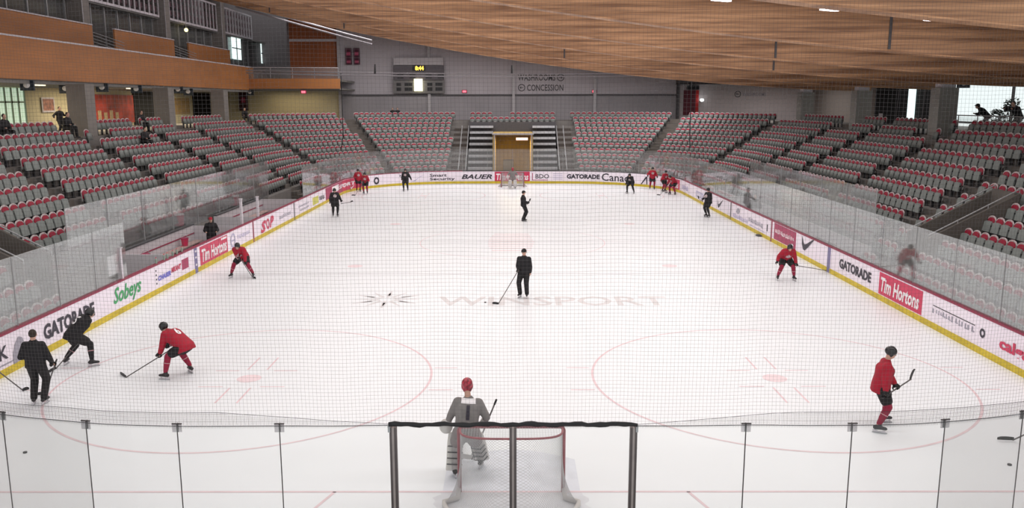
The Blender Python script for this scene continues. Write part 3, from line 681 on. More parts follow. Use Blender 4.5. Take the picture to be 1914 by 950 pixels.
for i, (a, b, w_) in enumerate(((-5, 41.75, 'nearest and longest'), (44.8, 55, 'middle'), (58, 68.4, 'farthest'))):
    t = empty('balcony_panel', (-27, (a+b)/2, 10.2)); t.parent = BALC; t.location = (-3, (a+b)/2-30, 2.3); t['label'] = 'orange wood upper balcony panel, the %s of three' % w_
    MB().bx(-.12, 0, a-(a+b)/2, b-(a+b)/2, -.2, 1.5).build('boards', M_ORANGE, t); MB().bx(-.16, .04, a-(a+b)/2, b-(a+b)/2, 1.5, 1.57).build('cap', M_WHITEP, t)
t = empty('balcony_steps', (-25.5, 30, 8.9)); tag(t, 'dark stepped upper seating deck behind the left balcony front', 'stepped deck')
mb = MB(); mb.bx(-25.8, -24.9, -5, 70, 8.9, 9.4); mb.bx(-26.6, -25.8, -5, 70, 8.9, 9.9); mb.bx(-33, -26.6, -5, 84, 8.9, 10.35)
sub('steps', mb, M_SUITE, t, (25.5, -30, -8.9))
for a, b in ((41.75, 44.8), (55, 58)):
    mb = MB()
    for q in range(5): mb.tube([(-27.1, a+.1, 10.5+q*.2), (-26.3, b-.2, 10.0+q*.2)], .025)
    sub('handrail', mb, M_METAL, t, (25.5, -30, -8.9))
mb = MB(); mb.bx(-33, -32.8, -5, 84, 8.9, 19); struct(mb.build('wall_left', M_SUITE), 'dark back wall of the upper left suites', 'wall')
# suite fronts: bays between columns
for i, y in enumerate(COLY[:3]):
    for sg, sd in ((-1, 'left'), (1, 'right')):
        t = empty('concrete_column', (sg*23.0, y+.5, ZT(10))); tag(t, 'square grey column at the top of the %s stand, the %s from the camera' % (sd, ORD[i]), 'column', 'columns at the top of the stands')
        if sg < 0: MB().bx(-.5, .5, -.5, .5, 0, 3.2).build('shaft', M_COL, t)
        else: MB().bx(-.5, .5, -.5, .5, 0, 2.95).build('shaft', M_COLR, t); MB().bx(-.35, .35, -.35, .35, 2.95, 3.2).build('cap', M_WHITEP, t)
for i, y in enumerate((41.8, 55, 68.3)):
    t = empty('suite_column', (-28.4, y+.5, 8.9)); tag(t, 'wide dark grey column between the upper left suites, the %s from the camera' % ORD[i], 'column', 'upper suite columns')
    MB().bx(-.8, .8, -.5, .5, 0, 9.6).build('shaft', M_COL, t); MB().bx(.8, .84, -.5, -.42, 0, 9.6).build('edge_trim', M_TRIM, t)
for i, (a, b) in enumerate(((15, 28), (28.8, 41.6), (42.9, 54.8), (56.1, 68.1), (69.4, 79))):
    t = empty('window_%d' % (i+5), (-28.6, (a+b)/2, 10.35)); c = (a+b)/2
    struct(t, 'grey glazed suite front with metal mullions on the upper left', 'window')
    mb = MB()
    nn = 6
    for q in range(nn+1): yy = a-c+(b-a)*q/nn; mb.bx(-.06, .06, yy-.05, yy+.05, 0, 3.2)
    mb.bx(-.06, .06, a-c, b-c, 3.1, 3.25); mb.bx(-.06, .06, a-c, b-c, 0, .1); mb.build('mullions', M_METAL, t)
    mb = MB(); mb.bx(-.02, 0, a-c, b-c, .1, 3.1); mb.build('pane', glass_mat('suite_glass', (.55, .56, .55), .10, .6), t)
    if i > 1:
        t = empty('white_balustrade', (-28, c, 13.5)); tag(t, 'white slatted balustrade with dark panels at the upper left, the %s from the camera' % ORD[i-2], 'balustrade', 'white upper balustrades')
        mb = MB(); n = int((b-a)/.8)
        for q in range(n+1): yy = a-c+(b-a)*q/n; mb.bx(-.04, .04, yy-.05, yy+.05, 0, 2.4)
        mb.bx(-.06, .06, a-c, b-c, -.05, .12); mb.bx(-.06, .06, a-c, b-c, 2.3, 2.45); mb.build('frame', M_WHITEP, t)
        for q in range(n):
            yy = a-c+(b-a)*(q+.5)/n
            for z in (.35, 1.05, 1.75): MB().bx(-.1, -.06, yy-.2, yy+.2, z, z+.42).build('dark_panel', mat('balustrade_panel', (.06, .015, .025), .6, var=.2), t)
mb = MB(); mb.bx(-33, -28.05, 18, 84, 13.35, 13.5); struct(mb.build('ceiling', M_SLAB), 'slab above the left suites', 'ceiling')
for (y0, y1, lab) in ((73.4, 76.3, 'tall bright window between the upper left suites'), (83.4, 84.2, 'narrow bright window at the far upper left')):
    t = empty('window_%d' % (1 if y0 < 80 else 2), (-28.4, (y0+y1)/2, 11.2)); struct(t, lab, 'window'); h = (y1-y0)/2
    MB().bx(-.05, 0, -h, h, 0, 2.3).build('pane', mat('bright_pane', (.80, 1, .97), emit=1.3), t)
    mb = MB(); mb.bx(0, .05, -.07, .07, 0, 2.3); mb.bx(0, .05, -h, h, 1.05, 1.15); mb.build('window_frame', M_SUITE, t)
t = empty('suite_lamp', onx(348, 56, -27.8)); tag(t, 'small yellow lamp glowing in the upper left suites', 'lamp')
MB().ball((0, 0, 0), .16).build('bulb', mat('lamp_yellow', (1, .85, .25), emit=5), t); MB().tube([(0, 0, .1), (0, 0, 1.2)], .02).build('stem', M_METAL, t)
# wood-clad wall at the far left
t = empty('wood_wall_panel', (-19.7, 71.6, 8.9)); tag(t, 'dark orange wood-clad wall above the balcony in the far left corner', 'wood panel')
mb = MB(); mb.bx(-2.4, 2.3, 0, .2, 0, 8); mb.build('boards', M_ORANGE2, t); MB().bx(-2.4, 2.3, -.06, 0, 3.85, 4.1).build('white_band', M_WHITEP, t)
mb = MB(); mb.bx(-33, -22.1, 84, 84.2, 4.9, 19); mb.bx(-22.3, -22.1, 71.6, 84, 8.9, 19); struct(mb.build('wall_back', M_SUITE), 'dark wall behind the far left suites', 'wall')
mb = MB(); mb.bx(-33, -17.3, 71.5, 71.7, 4.9, 8.0); struct(mb.build('wall_back', M_CREAM), 'cream wall under the far left balcony', 'wall')
# left concourse back wall and its fittings
mb = MB(); mb.bx(-30.2, -30, -5, 71.5, 4.9, 7.8); struct(mb.build('wall_left', M_CREAM), 'cream lit back wall of the left concourse', 'wall')
t = empty('window_3', (-29.95, 36, 5.3)); struct(t, 'tall window with pale blinds at the left picture edge', 'window')
MB().bx(-.02, 0, -3, 2.4, 0, 2.4).build('pane', mat('pale_pane', (.62, .80, .62), emit=.55), t)
mb = MB()
for q in range(9): mb.bx(0, .05, -3+q*.68-.06, -3+q*.68+.06, 0, 2.4)
mb.bx(0, .05, -3, 2.4, 1.5, 1.6); mb.build('window_frame', mat('window_green', (.22, .30, .22), .6), t)
t = empty('wall_picture', (-29.93, 41, 6.2)); tag(t, 'small framed picture on the cream left concourse wall', 'picture')
MB().bx(0, .04, -.75, .75, 0, .95).build('frame', M_WHITEP, t); MB().bx(.04, .05, -.62, .62, .12, .85).build('print', mat('print_pic', (.35, .16, .12), .6, var=.6, scale=5), t)
t = empty('wall_mural', (-29.93, 49.7, 5.3)); tag(t, 'large red mural on the left concourse wall between the first two columns', 'mural')
MB().bx(0, .05, -3.6, 3.6, 0, 2.1).build('mural_panel', mat('mural_red', (.38, .045, .03), .6, var=.5, scale=1.2), t)
mb = MB()
for q in range(5): mb.bx(.05, .07, -3.2+q*.9, -2.7+q*.9, .1, .8+.15*(q % 2))
mb.build('pale_shapes', mat('mural_pale', (.50, .36, .20), .6, var=.2), t)
for y0, y1, w_ in ((53.4, 57.6, 'first'), (66, 70.5, 'second')):
    mb = MB(); mb.bx(-29.98, -29.9, y0, y1, 5.05, 7.7); o = mb.build('door_%d' % (1 if y0 < 60 else 2), M_DARK); struct(o, 'dark doorway in the left concourse wall', 'door')
t = empty('counter_shutter', (-29.995, 62.6, 5.8)); tag(t, 'tan wooden serving shutter on the left concourse', 'shutter')
MB().bx(0, .05, -2.6, 2.6, 0, 1.4).build('boards', mat('tan_wood', (.40, .27, .12), .6, var=.15, scale=3), t); MB().bx(0, .12, -2.7, 2.7, 1.4, 1.5).build('head_rail', M_CREAM, t)
t = empty('wall_poster', ony(455, 207, 71.3)); tag(t, 'tall dark poster on the cream far left wall', 'poster')
MB().bx(-.4, .5, -.03, 0, 0, 1.85).build('poster_sheet', mat('poster_dark', (.05, .012, .015), .6), t); MB().bx(-.15, .25, -.04, -.03, .8, 1.3).build('print', M_DRED, t)
# hanging section signs
k = 0
for (u, v, x, w_) in ((51, 160, -24.3, 'at the left picture edge'), (123, 166, -24.3, 'left of the first left column'), (191, 164, -24.3, 'above the red mural'), (255, 167, -24.3, 'in front of the first dark doorway'), (333, 168, -24.3, 'above the tan shutter'), (352, 172, -24.3, 'right end of the tan shutter'), (467, 173, -24.3, 'above the dark poster'),
        (1589, 161, 25.2, 'right of the pale far wall'), (1670, 158, 25.2, 'on the dark curtain'), (1801, 156, 25.2, 'against the bright window')):
    p = onx(u, v, x); sz = .55; t = empty('section_sign', p); tag(t, 'small dark hanging section sign %s' % w_, 'sign', 'hanging section signs')
    MB().box((0, 0, 0), (.7, .1, .5)).build('box', mat('sign_navy', (.02, .03, .045), .5), t)
    mb = MB(); mb.ball((0, -.06, .02), (.17, .02, .14)); mb.build('white_disc', M_WHITE, t)
    mb = MB(); mb.tube([(0, 0, .25), (0, 0, .75)], .015); mb.build('hanger', M_DMETAL, t)
for y in (29.5, 41.2):
    mb = MB(); mb.bx(-24.9, -24.65, y, y+1.8, 7.68, 7.74); tag(mb.build('strip_light', mat('strip_glow', (1, .86, .6), emit=1.6)), 'thin warm strip light under the left balcony, %s' % ('nearer' if y < 35 else 'farther'), 'strip light', 'balcony strip lights')

# ------------------------------------------------------------------ right concourse
mb = MB(); mb.bx(30, 30.2, 56, 71.5, 4.9, 8.4); mb.bx(30, 30.2, -5, 22, 4.9, 8.4); struct(mb.build('wall_right', mat('right_wall', (.26, .23, .21), .8, var=.05)), 'grey back wall of the right concourse', 'wall')
mb = MB(); mb.bx(29.7, 30.1, 44.2, 56, 5.0, 8.4); tag(mb.build('black_curtain', M_DARK), 'black curtain closing the right concourse behind the stand', 'curtain')
mb = MB(); mb.bx(29.55, 29.7, 49.0, 49.9, 5.05, 8.3); tag(mb.build('window_gap', mat('gap_glow', (.75, 1, 1), emit=1.4)), 'narrow bright vertical window gap in the black curtain', 'window gap')
mb = MB()
for q in range(4): mb.tube([(29.6, 45.5+q*2.1, 5.1), (29.6, 45.2+q*2.1, 8.2)], .04)
tag(mb.build('curtain_folds', M_DTRIM), 'thin dark drape folds hanging in front of the black curtain', 'drape')
t = empty('window_4', (30, 33, 5.4)); struct(t, 'large bright window wall at the right picture edge', 'window')
mb = MB()
for y in (22, 29.6, 37.3, 44.2): mb.bx(-.06, .06, y-33-.07, y-33+.07, 0, 3.0)
mb.bx(-.06, .06, -11, 11.2, 0, .12); mb.bx(-.06, .06, -11, 11.2, 2.95, 3.1); mb.build('window_frame', M_DMETAL, t)
mb = MB(); mb.bx(-.01, .01, -11, 11.2, .1, 2.95); mb.build('pane', glass_mat('clear_pane', (.98, 1, 1), .01, .12), t)
t = empty('concourse_guard_rail', (23.6, 30, 5.05)); tag(t, 'metal guard rail in front of the bright right windows', 'guard rail')
mb = MB(); mb.tube([(0, -10, 1.05), (0, 3, 1.05)], .03)
for q in range(8): mb.tube([(0, -10+q*1.85, 0), (0, -10+q*1.85, 1.05)], .025)
mb.build('rail', M_METAL, t)
mb = MB(); mb.bx(-.01, .01, -10, 3, .1, .98); mb.build('guard_glass', M_GLASSN, t)
# ground and distant foliage outside the window
mb = MB(); mb.bx(30.2, 120, -30, 110, 2.4, 2.6); struct(mb.build('floor', mat('snow_ground', (.85, .9, .92), .8, var=.03)), 'pale snowy ground outside the right window', 'ground')
def bush(name, x, y, z, r, h, lab, seed):
    rnd = random.Random(seed); t = empty(name, (x, y, z)); tag(t, lab, 'potted plant', 'concourse plants')
    mb = MB()
    for q in range(160):
        a = rnd.uniform(0, 2*PI); rr = r*math.sqrt(rnd.random()); zz = .4+h*rnd.random(); rr *= (1.15-abs(zz-.4-h*.45)/h)
        c = Vector((rr*math.cos(a), rr*math.sin(a), zz)); d = Vector((rnd.uniform(-1, 1), rnd.uniform(-1, 1), rnd.uniform(-.4, 1))).normalized()*.16; e = d.orthogonal().normalized()*.045
        mb.add([c-d, c+e, c+d, c-e], [(0, 1, 2, 3)])
    mb.build('leaves', mat('plant_green', (.03, .06, .035), .7, var=.3), t)
    mb = MB(); mb.tube([(0, 0, .3), (.03, 0, h*.8)], [.03, .012]); mb.build('stem', M_HAIR, t)
    mb = MB(); mb.tube([(0, 0, 0), (0, 0, .4)], [.16, .22], 12); mb.build('pot', M_DMETAL, t)
p = onx(1888, 215, 25.6); bush('potted_plant', 25.6, p.y, 5.05, .55, 1.5, 'dark leafy plant against the bright right window', 3)
p = onx(1862, 225, 26.2); bush('potted_plant', 26.2, p.y, 5.05, .4, .9, 'smaller dark plant low in the bright right window', 4)

# ------------------------------------------------------------------ dasher boards with adverts
def subat(root, nm, mb, m, lab=None, smooth=False):
    o = mb.build(nm, m, root, smooth); o.location = -root.location
    if lab: o['label'] = lab
    return o
BOARDS = []
def board(s0, s1, lab):
    x, y, _, _ = rink((s0+s1)/2); r = empty('dasher_board', (x, y, 0)); tag(r, lab, 'rink board', 'dasher boards round the ice')
    subat(r, 'board_face', strip(MB(), s0, s1, 0, 1.03, 0, .12), M_BOARD)
    subat(r, 'kick_plate', strip(MB(), s0, s1, .0, .19, -.012, .01), M_YEL)
    subat(r, 'cap_rail', strip(MB(), s0, s1, 1.03, 1.075, -.02, .14), M_CAP if not (S2-9 < s0 < S3+1) else M_DTRIM)
    BOARDS.append((s0, s1, r)); return r
for s0, s1, lab in ((0, sL(15.55), 'white rink board of the nearest left stretch with black and green lettering'), (sL(15.55), sL(19.4), 'white rink board with blue and red lettering, left of the blue stripe'),
    (sL(19.4), sL(27.1), 'left rink board between the blue stripe and the red line'), (sL(27.1), sL(35), 'left rink board with the red emblem, past the red line'),
    (sL(35), S1, 'far left straight rink board with the yellow-green mark'), (S1, S2, 'far left corner rink board with red advert'), (S2, S3, 'far end rink board behind the far goal'), (S3, S4, 'far right corner rink board'),
    (S4, sR(35), 'far right straight rink board with small check mark'), (sR(35), sR(27.1), 'right rink board with faint lilac lettering'), (sR(27.1), sR(19.4), 'right rink board with dark red panel and large check mark'),
    (sR(19.4), S5, 'nearest right rink board stretch with red panel'), (S5, S6, 'near right corner rink board below the picture'), (S6, S7, 'near end rink board below the picture'), (S7, S8-1e-4, 'near left corner rink board')):
    board(s0, s1, lab)
def bfor(s):
    for a, b, r in BOARDS:
        if a <= s < b: return r
    return BOARDS[0][2]
def bpanel(s0, s1, z0, z1, m, nm='advert_panel', lab=None, off=-.006):
    r = bfor((s0+s1)/2); o = subat(r, nm, strip(MB(), s0, s1, z0, z1, off, .005, 0, .4), m, lab); return o
def btext(body, s0, s1, z0, z1, m, bold=.02, shear=0, off=-.014, par=None, lab=None):
    r = bfor((s0+s1)/2) if par is None else par
    def fn(a, b):
        x, y, nx, ny = rink(s0+a, off); return (x, y, z0+b)
    o = text_obj('lettering', body, s1-s0, z1-z0, fn, m, r, bold, shear)
    if par is None: o.location = -r.location
    else: o.location = (0, 0, 0)
    if lab: o['label'] = lab
    return o
def bpoly(pts, s0, z0, sc_, m, nm='emblem', lab=None, off=-.012):
    r = bfor(s0); V = []
    for a, b in pts:
        x, y, _, _ = rink(s0+a*sc_, off); V.append((x, y, z0+b*sc_))
    mb = MB(); mb.add(V, [tuple(range(len(V)))]); return subat(r, nm, mb, m, lab)
CHECK = [(0, .62), (.02, .30), (.16, .12), (.36, .10), (.62, .24), (1.5, .78), (.60, .42), (.34, .33), (.20, .36)]
# left side
btext('OK', sL(5.75), sL(6.62), .42, .78, M_BLACKT); bpanel(sL(5.4), sL(6.9), .27, .31, M_GREYT, 'underline')
bpoly([(0, 0), (.52, .06), (.56, .36), (.46, .60), (.30, .66), (.12, .50), (0, .25)], sL(6.82), .18, 1.0, M_GREYT, lab='dark grey rounded patch')
btext('GATORADE', sL(8.28), sL(11.1), .38, .82, M_BLACKT, .04)
btext('Sobeys', sL(12.35), sL(14.4), .25, .92, M_GREEN, .02, .35)
for z in (.35, .5, .66, .82): bpanel(sL(15.62), sL(15.70), z, z+.06, M_DTRIM, 'gate_latch')
btext('CHASER', sL(15.78), sL(16.93), .44, .62, M_BLUE, .05, .2); btext('MKANT', sL(16.98), sL(17.92), .50, .70, M_RED, .05, .2)
bpanel(sL(18.02), sL(18.68), .40, .80, M_DRED, 'red_square')
bpanel(sL(19.32), sL(19.62), .0, 1.03, M_STRIPE, 'blue_line_stripe', 'blue-grey blue line stripe on the board', -.013)
for z in (.3, .6, .85): bpanel(sL(19.40), sL(19.54), z, z+.08, M_WHITE, 'stripe_mark', None, -.017)
bpanel(sL(19.95), sL(23.3), .20, .97, M_RED, lab='red advert with white script lettering'); btext('Tim Hortons', sL(20.1), sL(23.15), .30, .84, M_WHITE, .03, .15)
bpanel(sL(22.5), sL(23.2), .84, .93, M_WHITE, 'white_tag', None, -.01)
def ringpoly(s, z, r, m, lab=None, wd=.3):
    rr = bfor(s); mb = MB(); V = []
    for i in range(25):
        a = 2*PI*i/24
        for q in (1, 1-wd): x, y, _, _ = rink(s+r*q*math.cos(a), -.012); V.append((x, y, z+r*q*math.sin(a)))
    mb.add(V, [(2*i, 2*i+1, 2*i+3, 2*i+2) for i in range(24)]); return subat(rr, 'ring_emblem', mb, m, lab)
ringpoly(sL(24.05), .58, .34, M_LILAC, 'grey ring emblem'); bpanel(sL(23.75), sL(24.35), .54, .62, M_LILAC, 'ring_bar')
def squiggle(s0, s1, z0, z1, m, seed=1):
    """lettering too blurred to read: a row of small strokes"""
    rnd = random.Random(seed); s = s0; r = bfor((s0+s1)/2); mb = MB()
    while s < s1-.06:
        wq = rnd.uniform(.06, .16); a = z0+(z1-z0)*rnd.uniform(0, .25); b = z1-(z1-z0)*rnd.uniform(0, .3); strip(mb, s, s+wq*.5, a, b, -.012, .0, 0, 1)
        if rnd.random() > .4: strip(mb, s+wq*.5, s+wq, a, a+(b-a)*.3, -.012, .0, 0, 1)
        s += wq+rnd.uniform(.03, .07)
    return subat(r, 'blurred_lettering', mb, m, 'lettering too small to read')
squiggle(sL(24.7), sL(26.6), .50, .74, M_LILAC, 2)
bpanel(sL(27.02), sL(27.18), 0, 1.03, M_CAP, 'red_line_stripe', 'dark red centre line stripe on the board', -.013)
btext('S', sL(28.3), sL(29.3), .22, .82, M_RED, .05, .3); btext('P', sL(29.9), sL(30.7), .30, .88, M_RED, .05, .3); ringpoly(sL(29.6), .56, .28, M_RED, 'red round emblem', .45)
squiggle(sL(31.8), sL(34.2), .45, .70, M_GREYT, 3)
bpanel(sL(34.9), sL(35.05), 0, 1.03, M_DTRIM, 'blue_line_stripe', 'dark blue line stripe on the board', -.013)
squiggle(sL(36), sL(38.7), .58, .72, M_GREYT, 4); squiggle(sL(36.3), sL(38.6), .34, .48, M_GREYT, 5)
bpanel(sL(39.6), sL(41.2), .30, .78, mat('print_yellow', (.62, .60, .12), .5), 'yellow_mark'); squiggle(sL(41.5), sL(43.0), .35, .75, M_DTRIM, 6)
q1 = S1+5.4
bpanel(sL(43.4), S1-.01, .15, 1.0, M_DRED, lab='dark red advert running into the corner'); bpanel(S1+.01, sF(-11.97), .15, 1.0, M_RED, lab='red corner advert with white lettering')
bpanel(sL(45.5), sL(47.8), .45, .9, M_WHITE, 'white_tag', None, -.01); squiggle(S1+.2, S1+2, .45, .8, M_WHITE, 8)
btext('SPORT', sF(-13.0)-1.0, sF(-12.3), .50, .78, M_WHITE, .03, .1); bpoly(CHECK, sF(-12.4)-.6, .14, .5, M_WHITE, 'white_swoosh')
ringpoly(sF(-11.05), .55, .30, M_BLACKT, 'black ring emblem', .5)
# far end
bpoly([(0, .1), (.5, .25), (1.0, .6), (1.5, .72), (.9, .5), (.45, .12)], sF(-8.5), .2, .8, M_LILAC, 'swoosh')
btext('Smart', sF(-7.0), sF(-5.6), .60, .86, M_BLACKT, .02); btext('Security', sF(-7.0), sF(-4.9), .24, .54, M_BLACKT, .02)
btext('BAUER', sF(-4.35), sF(-1.75), .38, .78, M_BLACKT, .03, .3)
bpanel(sF(-1.52), sF(1.46), .18, 1.0, M_RED, lab='red advert behind the far goal'); btext('Tim Hortons', sF(-1.4), sF(1.35), .28, .84, M_WHITE, .03, .15)
btext('BDO', sF(1.95), sF(3.1), .42, .80, M_BLACKT, .01); bpanel(sF(1.66), sF(1.72), .28, .88, M_DRED, 'bracket_mark'); bpanel(sF(1.66), sF(3.0), .26, .31, M_DRED, 'bracket_mark')
for z in (.35, .5, .65, .8): bpanel(sF(3.45), sF(4.25), z, z+.05, M_LILAC, 'thin_stripe')
btext('GATORADE', sF(4.6), sF(7.35), .40, .80, M_BLACKT, .05)
btext('Canada', sF(7.5), sF(10.0), .28, .92, M_BLACKT, .01)
bpoly([(0, 0), (.15, 0), (.75, .62), (.80, 0), (.95, 0), (.92, .85), (.70, .85)], sF(10.5), .2, .75, M_BLACKT, 'peak_emblem')
bpanel(sF(12.0), S4-1.0, .15, .95, M_RED, lab='red corner advert behind the players'); btext('Tim Hortons', sF(12.0)+.2, S4-1.3, .28, .8, M_WHITE, .03, .15)
# right side
squiggle(S4-.4, S4+1.8, .35, .75, M_LILAC, 11); bpanel(sR(44.5), sR(42.2), .35, .75, M_LILAC, 'lilac_block'); squiggle(sR(44.3), sR(42.4), .42, .68, M_WHITE, 12)
ringpoly(sR(41), .55, .22, M_LILAC, None, .4)
bpoly(CHECK, sR(38.2), .25, .95, M_BLACKT, 'check_emblem', 'small dark check-mark emblem')
bpanel(sR(35.05), sR(34.9), 0, 1.03, M_DTRIM, 'blue_line_stripe', 'dark blue line stripe on the board', -.013)
bpoly([(0, 0), (.5, -.1), (.9, .1), (.7, .3), (.3, .28)], sR(33.8), .62, .9, M_GREYT, 'grey_emblem')
squiggle(sR(34.4), sR(31.3), .25, .52, M_LILAC, 13); squiggle(sR(31.2), sR(28.6), .42, .70, M_GREYT, 14); bpanel(sR(31), sR(28.3), .27, .31, M_LILAC, 'underline'); bpanel(sR(27.9), sR(27.75), .4, .75, M_DTRIM, 'dark_tick')
bpanel(sR(27.18), sR(27.02), 0, 1.03, M_CAP, 'red_line_stripe', 'dark red centre line stripe on the board', -.013)
bpanel(sR(26.7), sR(23.5), .22, 1.0, M_DRED, lab='dark red panel with pale lettering'); squiggle(sR(26.5), sR(23.7), .52, .76, M_WHITE, 21); bpoly([(0, 0), (.3, .1), (.55, .05), (.4, -.12)], sR(24.2), .34, .8, M_WHITE, 'white_mark')
bpoly(CHECK, sR(22.7), .28, 1.15, M_BLACKT, 'check_emblem', 'large dark check-mark emblem')
bpanel(sR(19.62), sR(19.32), .0, 1.03, M_STRIPE, 'blue_line_stripe', 'blue-grey blue line stripe on the board', -.013)
btext('GATORADE', sR(18.35), sR(15.4), .42, .80, M_BLACKT, .04)
bpanel(sR(14.75), sR(11.62), .22, .98, M_RED, lab='bright red advert with white script lettering'); btext('Tim Hortons', sR(14.6), sR(11.8), .33, .84, M_WHITE, .03, .15)
squiggle(sR(10.95), sR(8.55), .48, .66, M_GREYT, 15); bpanel(sR(10.95), sR(8.6), .70, .725, M_DTRIM, 'overline'); ringpoly(sR(8.2), .60, .13, M_BLACKT, 'small black ring emblem', .5)
btext('calgary', sR(7.38), sR(5.5), .34, .74, M_RED, .04); bpoly([(0, 0), (.2, .12), (.5, .1), (.5, .05), (.2, .06)], sR(6.3), .84, 1, M_GREYT, 'grey_arc')

# ------------------------------------------------------------------ glass on the boards
def pane(s0, s1, z1, m, lab, group, th=.014, off=.06, z0=1.075, post=True):
    par = bfor((s0+s1)/2); r = strip(MB(), s0+.008, s1-.008, z0, z1, off, off+th, 0, .7).build('glass_pane', m, par); r.location = -par.location
    if post:
        mb = MB(); x, y, _, _ = rink(s0, off+.007); mb.tube([(x, y, z0), (x, y, z1)], .011, 5); mb.build('seam', M_METAL, r)
    return r
def panes(s0, s1, step, z1, m, where, group):
    n = max(1, round((s1-s0)/step)); 
    for i in range(n): pane(s0+(s1-s0)*i/n, s0+(s1-s0)*(i+1)/n, z1, m, 'clear glass pane %s, %s counted clockwise' % (where, ORD[i]), group)
panes(sL(5.2), sL(13.6), 2.1, 2.9, M_GLASS, 'on the nearest left boards', 'glass panes of the left side')
panes(sL(37.5), S1, 2.3, 2.9, M_GLASS, 'on the far left boards', 'glass panes of the left side')
panes(S1, S2, 2.2, 2.9, M_GLASS, 'round the far left corner', 'glass panes of the far end')
panes(S2, S3, 2.1, 2.9, M_GLASS, 'behind the far goal', 'glass panes of the far end')
panes(S3, S4, 2.2, 2.9, M_GLASS, 'round the far right corner', 'glass panes of the far end')
panes(S4, S5, 2.43, 2.9, M_GLASS, 'on the right boards', 'glass panes of the right side')
def sN(x):
    if x > CX: return S5+RC*math.acos(min(1, (x-CX)/RC))
    if x < -CX: return S7+RC*math.asin(min(1, (-x-CX)/RC))
    return S6+CX-x
ZG = 2.6
seams = [S5+.01, S5+2.2, sN(9.6), sN(8.3), sN(7.0), sN(5.78), sN(4.5), sN(3.1), sN(1.62), sN(.03), sN(-1.55), sN(-3.05), sN(-4.4), sN(-5.65), sN(-6.95), sN(-8.3), sN(-9.6), S8-2.2, S8-.01]
for i in range(len(seams)-1):
    thick = 7 <= i <= 10
    r = pane(seams[i], seams[i+1], ZG, M_GLASSN, 'clear end glass pane in the foreground, %s counted from the right side' % ORD[i], 'near end glass panes', .014, .05, post=False)
    if not 8 <= i <= 10:
        mb = MB(); x, y, _, _ = rink(seams[i], .057); mb.tube([(x, y, 1.075), (x, y, ZG)], .0075, 6); o = mb.build('seam', M_DMETAL, r)
    if i not in (0, 8, 9, 10):
        x, y, nx, ny = rink(seams[i], .04); t = empty('glass_bracket', (x, y, ZG-.03), math.atan2(ny, nx)-PI/2)
        tag(t, 'small grey clip on top of the foreground glass, %s from the right' % ORD[i], 'bracket', 'clips on the near glass')
        MB().box((0, -.02, .0), (.125, .012, .11)).build('plate', glass_mat('smoke_plate', (.74, .73, .74), .10, .2), t); MB().box((0, 0, .0), (.016, .03, .12)).build('bolt_bar', M_DMETAL, t); MB().box((0, -.02, .06), (.13, .02, .012)).build('top_strip', M_DMETAL, t)
for x, w_ in ((1.62, 'right'), (.03, 'middle'), (-1.55, 'left')):
    t = empty('glass_post', (x, Y0-.057, 1.075)); tag(t, 'thick dark metal post in the foreground glass, the %s of three' % w_, 'post', 'foreground metal posts')
    hh = ZG-1.075-.02
    MB().box((-.030, 0, hh/2), (.034, .06, hh)).build('flange', M_POST, t); MB().box((.030, 0, hh/2), (.034, .06, hh)).build('flange', M_POST, t); MB().box((0, -.004, hh/2), (.03, .07, hh)).build('insert', M_POSTL, t)
t = empty('padded_rail', (0, Y0-.10, ZG+.035)); tag(t, 'black padded rail across the top of the foreground glass behind the near goal', 'padded rail')
mb = MB(); pts = [(-1.60+3.26*i/40, 0, .008*math.sin(i*.9)+.005*math.sin(i*2.3)) for i in range(41)]; mb.tube(pts, [.031+.005*math.sin(i*1.7)+.003*math.sin(i*.6) for i in range(41)], 8)
mb.build('padding', M_BLACK, t, True)
mb = MB()
for x in (-1.6, 1.66): mb.box((x, .02, -.06), (.03, .05, .1))
mb.build('end_bracket', M_METAL, t)

